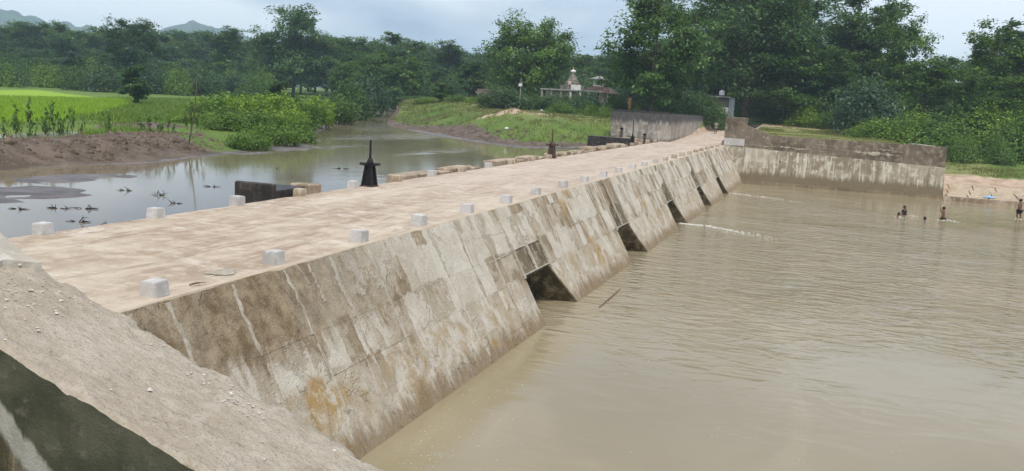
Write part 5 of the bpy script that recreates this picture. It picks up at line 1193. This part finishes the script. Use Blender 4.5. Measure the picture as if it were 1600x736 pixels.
SNAG = [(28, 327, 26, 'lying wet branch in the shallow water at the left edge'), (92, 326, 34, 'flat wet branch in the water, second from the left edge'), (130, 326, 40, 'bushy wet branch in the water above the second guard block'), (122, 347, 36, 'upright wet branch in the water behind the first guard blocks'),
        (165, 352, 16, 'tiny wet twig in the water left of a guard block'), (195, 298, 24, 'small dark clump of twigs in the water below the earth bank'), (248, 305, 22, 'upright twig cluster in the middle of the still water'), (330, 292, 26, 'flat wet twig in the water near the black gate well'), (535, 264, 22, 'dark weed clump in the water left of the black hoist'), (430, 264, 10, 'single thin stalk standing in the water'), (60, 352, 14, 'small dark twig floating by the first guard block'), (275, 318, 18, 'little dark twigs floating by the second guard block')]
for px, py, wpx, lb in SNAG:
    c = onz(px, py, -0.5); s_ = wpx * np.linalg.norm(c - CAM) / F; b = MB(); up = 'upright' in lb or 'stalk' in lb
    for k in range(2 if 'single' in lb else 9):
        a = c + np.array([random.uniform(-.4, .4), random.uniform(-.4, .4), 0]) * s_ * (k > 0) * (0 if 'single' in lb else 1); d_ = np.array([random.uniform(-1, 1), random.uniform(-.6, .6), 0]) * s_ * random.uniform(.15, .45)
        d_[2] = s_ * random.uniform(0.0, 0.38 if up else 0.10); a[2] = -0.515; mid = a + d_ * 0.5 + np.array([0, 0, 0.03 + 0.05 * random.random()])
        ax = np.array([0.94, 0.34, 0]) * s_ * random.choice([-1, 1]); d_ = ax * random.uniform(0.2, 0.6) + d_ * 0.35; d_[2] = s_ * random.uniform(0, 0.30 if up and k % 3 == 0 else 0.05); mid = c + d_ * 0.5 + np.array([random.uniform(-.05, .05), random.uniform(-.05, .05), 0.01]); b.tube([c + np.array([0, 0, -0.03]), mid, c + d_], [0.012, 0.009, 0.004], 4)
        if k % 3 == 0: b.tube([mid, mid + np.array([random.uniform(-.12, .12), random.uniform(-.1, .1), random.uniform(.02, .12)])], [0.011, 0.004], 4)
    o = b.build('wet_branch', M['twig_wet']); tag(o, lb, 'branch')
a, c = onz(936, 481, WZ_), onz(969, 452, WZ_); b = MB(); b.tube([a + [0, 0, 0.012], (a + c) / 2 + [0.02, 0, 0.03], c + [0, 0, 0.012]], [0.016, 0.02, 0.010], 6); tag(b.build('floating_stick', M['stick']), 'thin brown stick floating on the pool below the first vent', 'stick')
a, c = onz(296, 447, 0), onz(312, 444, 0); b = MB(); b.tube([a + [0, 0, 0.015], (a + c) / 2 + [0.03, 0.02, 0.03], c + [0, 0, 0.015]], [0.012, 0.014, 0.008], 5); b.tube([(a + c) / 2 + [0.03, 0.02, 0.03], (a + c) / 2 + [0.1, 0.1, 0.03]], [0.01, 0.004], 4); tag(b.build('twig', M['stick']), 'short dry twig on the deck edge right of the nearest white block', 'twig')
def crumple(name, c, sx, sy, hgt, mat, seed, label, cat):
    n = 16; v = []; rng = np.random.default_rng(seed)
    for i in range(n):
        for j in range(n):
            u, w2 = i / (n - 1) * 2 - 1, j / (n - 1) * 2 - 1; r = 0.65 + 0.5 * float(vnoise(u * 2 + seed, w2 * 2, seed)); x, y = c[0] + u * sx * r, c[1] + w2 * sy * r
            v.append((x, y, c[2] + 0.006 + hgt * abs(float(fbm(u * 3, w2 * 3, seed, 3))) * (1 - max(abs(u), abs(w2)) ** 3)))
    o = link(name, npmesh(name, np.array(v), grid_faces(n, n), 4), mat); o.modifiers.new('thick', 'SOLIDIFY').thickness = 0.002; return tag(o, label, cat)
c = onz(349, 424, 0.012); b = MB(); n = 48; vv = [(c[0], c[1], 0.022)]
for ring_, (rad, zz_) in enumerate(((0.55, 0.020), (1.0, 0.004))):
    for q in range(n):
        an = q / n * 6.283; g = rad * (0.45 + 0.6 * float(vnoise(math.cos(an) * 1.6 + 5, math.sin(an) * 1.6 + 5, 91)) + 0.25 * float(vnoise(q / 2.2, 3, 92))); vv.append((c[0] + 0.20 * g * math.cos(an), c[1] + 0.26 * g * math.sin(an), zz_))
b.add(vv, [(0, 1 + q, 1 + (q + 1) % n) for q in range(n)] + [(1 + q, 1 + n + q, 1 + n + (q + 1) % n, 1 + (q + 1) % n) for q in range(n)])
tag(b.build('cement_splash', M['mortar']), 'dried white cement splash on the near end of the deck', 'cement')
c = np.array([10.0, 68.6, -2.24]); crumple('cloth', c, 0.35, 0.25, 0.22, M['blue'], 6, 'pale blue cloth lying on the stone apron', 'cloth')
for k, (px, py) in enumerate([(793, 181), (812, 177), (838, 178), (846, 176), (860, 181)]):
    c = onz(px, py, 1.25 if px > 500 else 0.1); c[2] = gz(c[0], c[1]); bm = bmesh.new(); bmesh.ops.create_icosphere(bm, subdivisions=2, radius=random.uniform(0.10, 0.19))
    for v_ in bm.verts: v_.co *= random.uniform(0.8, 1.15); v_.co.z *= 0.7
    me = bpy.data.meshes.new('rock'); bm.to_mesh(me); bm.free(); o = link('rock', me, M['white_plaster'], None, (c[0], c[1], c[2] + 0.08)); tag(o, f'pale rock, {ORD[k + 1]} from the left on the sandy mound' if k < 5 else 'pale rock on the left bank behind the earth bank', 'rock')
# foam: white water below a vent, splashes, drifting flecks
def flecks(name, pts, r, label=None):
    v = []; f = []
    for k, (x, y) in enumerate(pts):
        rr = r[k]; a0 = random.uniform(0, 6.28); n = 6; b0 = len(v); st = random.uniform(0.5, 1.0)
        v.append((x, y, WZ_ + 0.006 + rr * 0.35)); 
        for q in range(n): an = a0 + q * 6.283 / n; g = rr * random.uniform(0.6, 1.3); v.append((x + g * math.cos(an), y + g * math.sin(an) * st, WZ_ + 0.003))
        f += [(b0, b0 + 1 + q, b0 + 1 + (q + 1) % n) for q in range(n)]
    o = link(name, pymesh(name, v, f), M['foam']); return tag(o, label, None, None, 'stuff')
pts = []; rr = []
def along(pa, pb, n, spread, r0, r1, taper=True):
    for k in range(n):
        t = random.random() ** 1.3; a = onz(pa[0] + (pb[0] - pa[0]) * t, pa[1] + (pb[1] - pa[1]) * t, WZ_); s_ = spread * (0.4 + 0.8 * t)
        pts.append((a[0] + random.gauss(0, s_), a[1] + random.gauss(0, s_))); rr.append(random.uniform(r0, r1) * (1 - 0.5 * t if taper else 1))
along((1064, 349), (1110, 354), 150, 0.2, 0.015, 0.06); along((1105, 353), (1205, 372), 150, 0.25, 0.02, 0.06); along((1130, 300), (1195, 308), 110, 0.14, 0.02, 0.06); along((1190, 307), (1250, 316), 50, 0.2, 0.02, 0.05)
flecks('vent_foam', pts, rr); pts = []; rr = []
for q in ((1408, 339), (1425, 337), (1482, 344), (1470, 344), (1492, 347), (1590, 342)): along(q, (q[0] + 6, q[1] + 1), 12, 0.18, 0.015, 0.045, False)
flecks('splash_foam', pts, rr); pts = []; rr = []
for k in range(300):
    u = random.random()
    if u < 0.7: px, py = random.gauss(700, 45), random.uniform(560, 735); px += (640 - py) * 0.35
    else: px, py = random.uniform(900, 1600), random.uniform(520, 735)
    a = onz(px, py, WZ_)
    if a[0] > -5.75: pts.append((a[0], a[1])); rr.append(random.uniform(0.004, 0.012))
flecks('foam_flecks', pts, rr)

# ------------------------------------------------------------------ haze
MH = bpy.data.materials.new('haze'); MH.use_nodes = True; t_ = MH.node_tree; t_.nodes.clear()
vo = t_.nodes.new('ShaderNodeVolumePrincipled'); vo.inputs['Color'].default_value = (0.66, 0.84, 1.0, 1); vo.inputs['Density'].default_value = 0.0004; vo.inputs['Anisotropy'].default_value = 0.0
oo = t_.nodes.new('ShaderNodeOutputMaterial'); t_.links.new(vo.outputs[0], oo.inputs['Volume'])
o = MB().box(-1900, 1900, -260, 2500, -6, 130).build('haze', MH); tag(o, None, None, None, 'stuff')
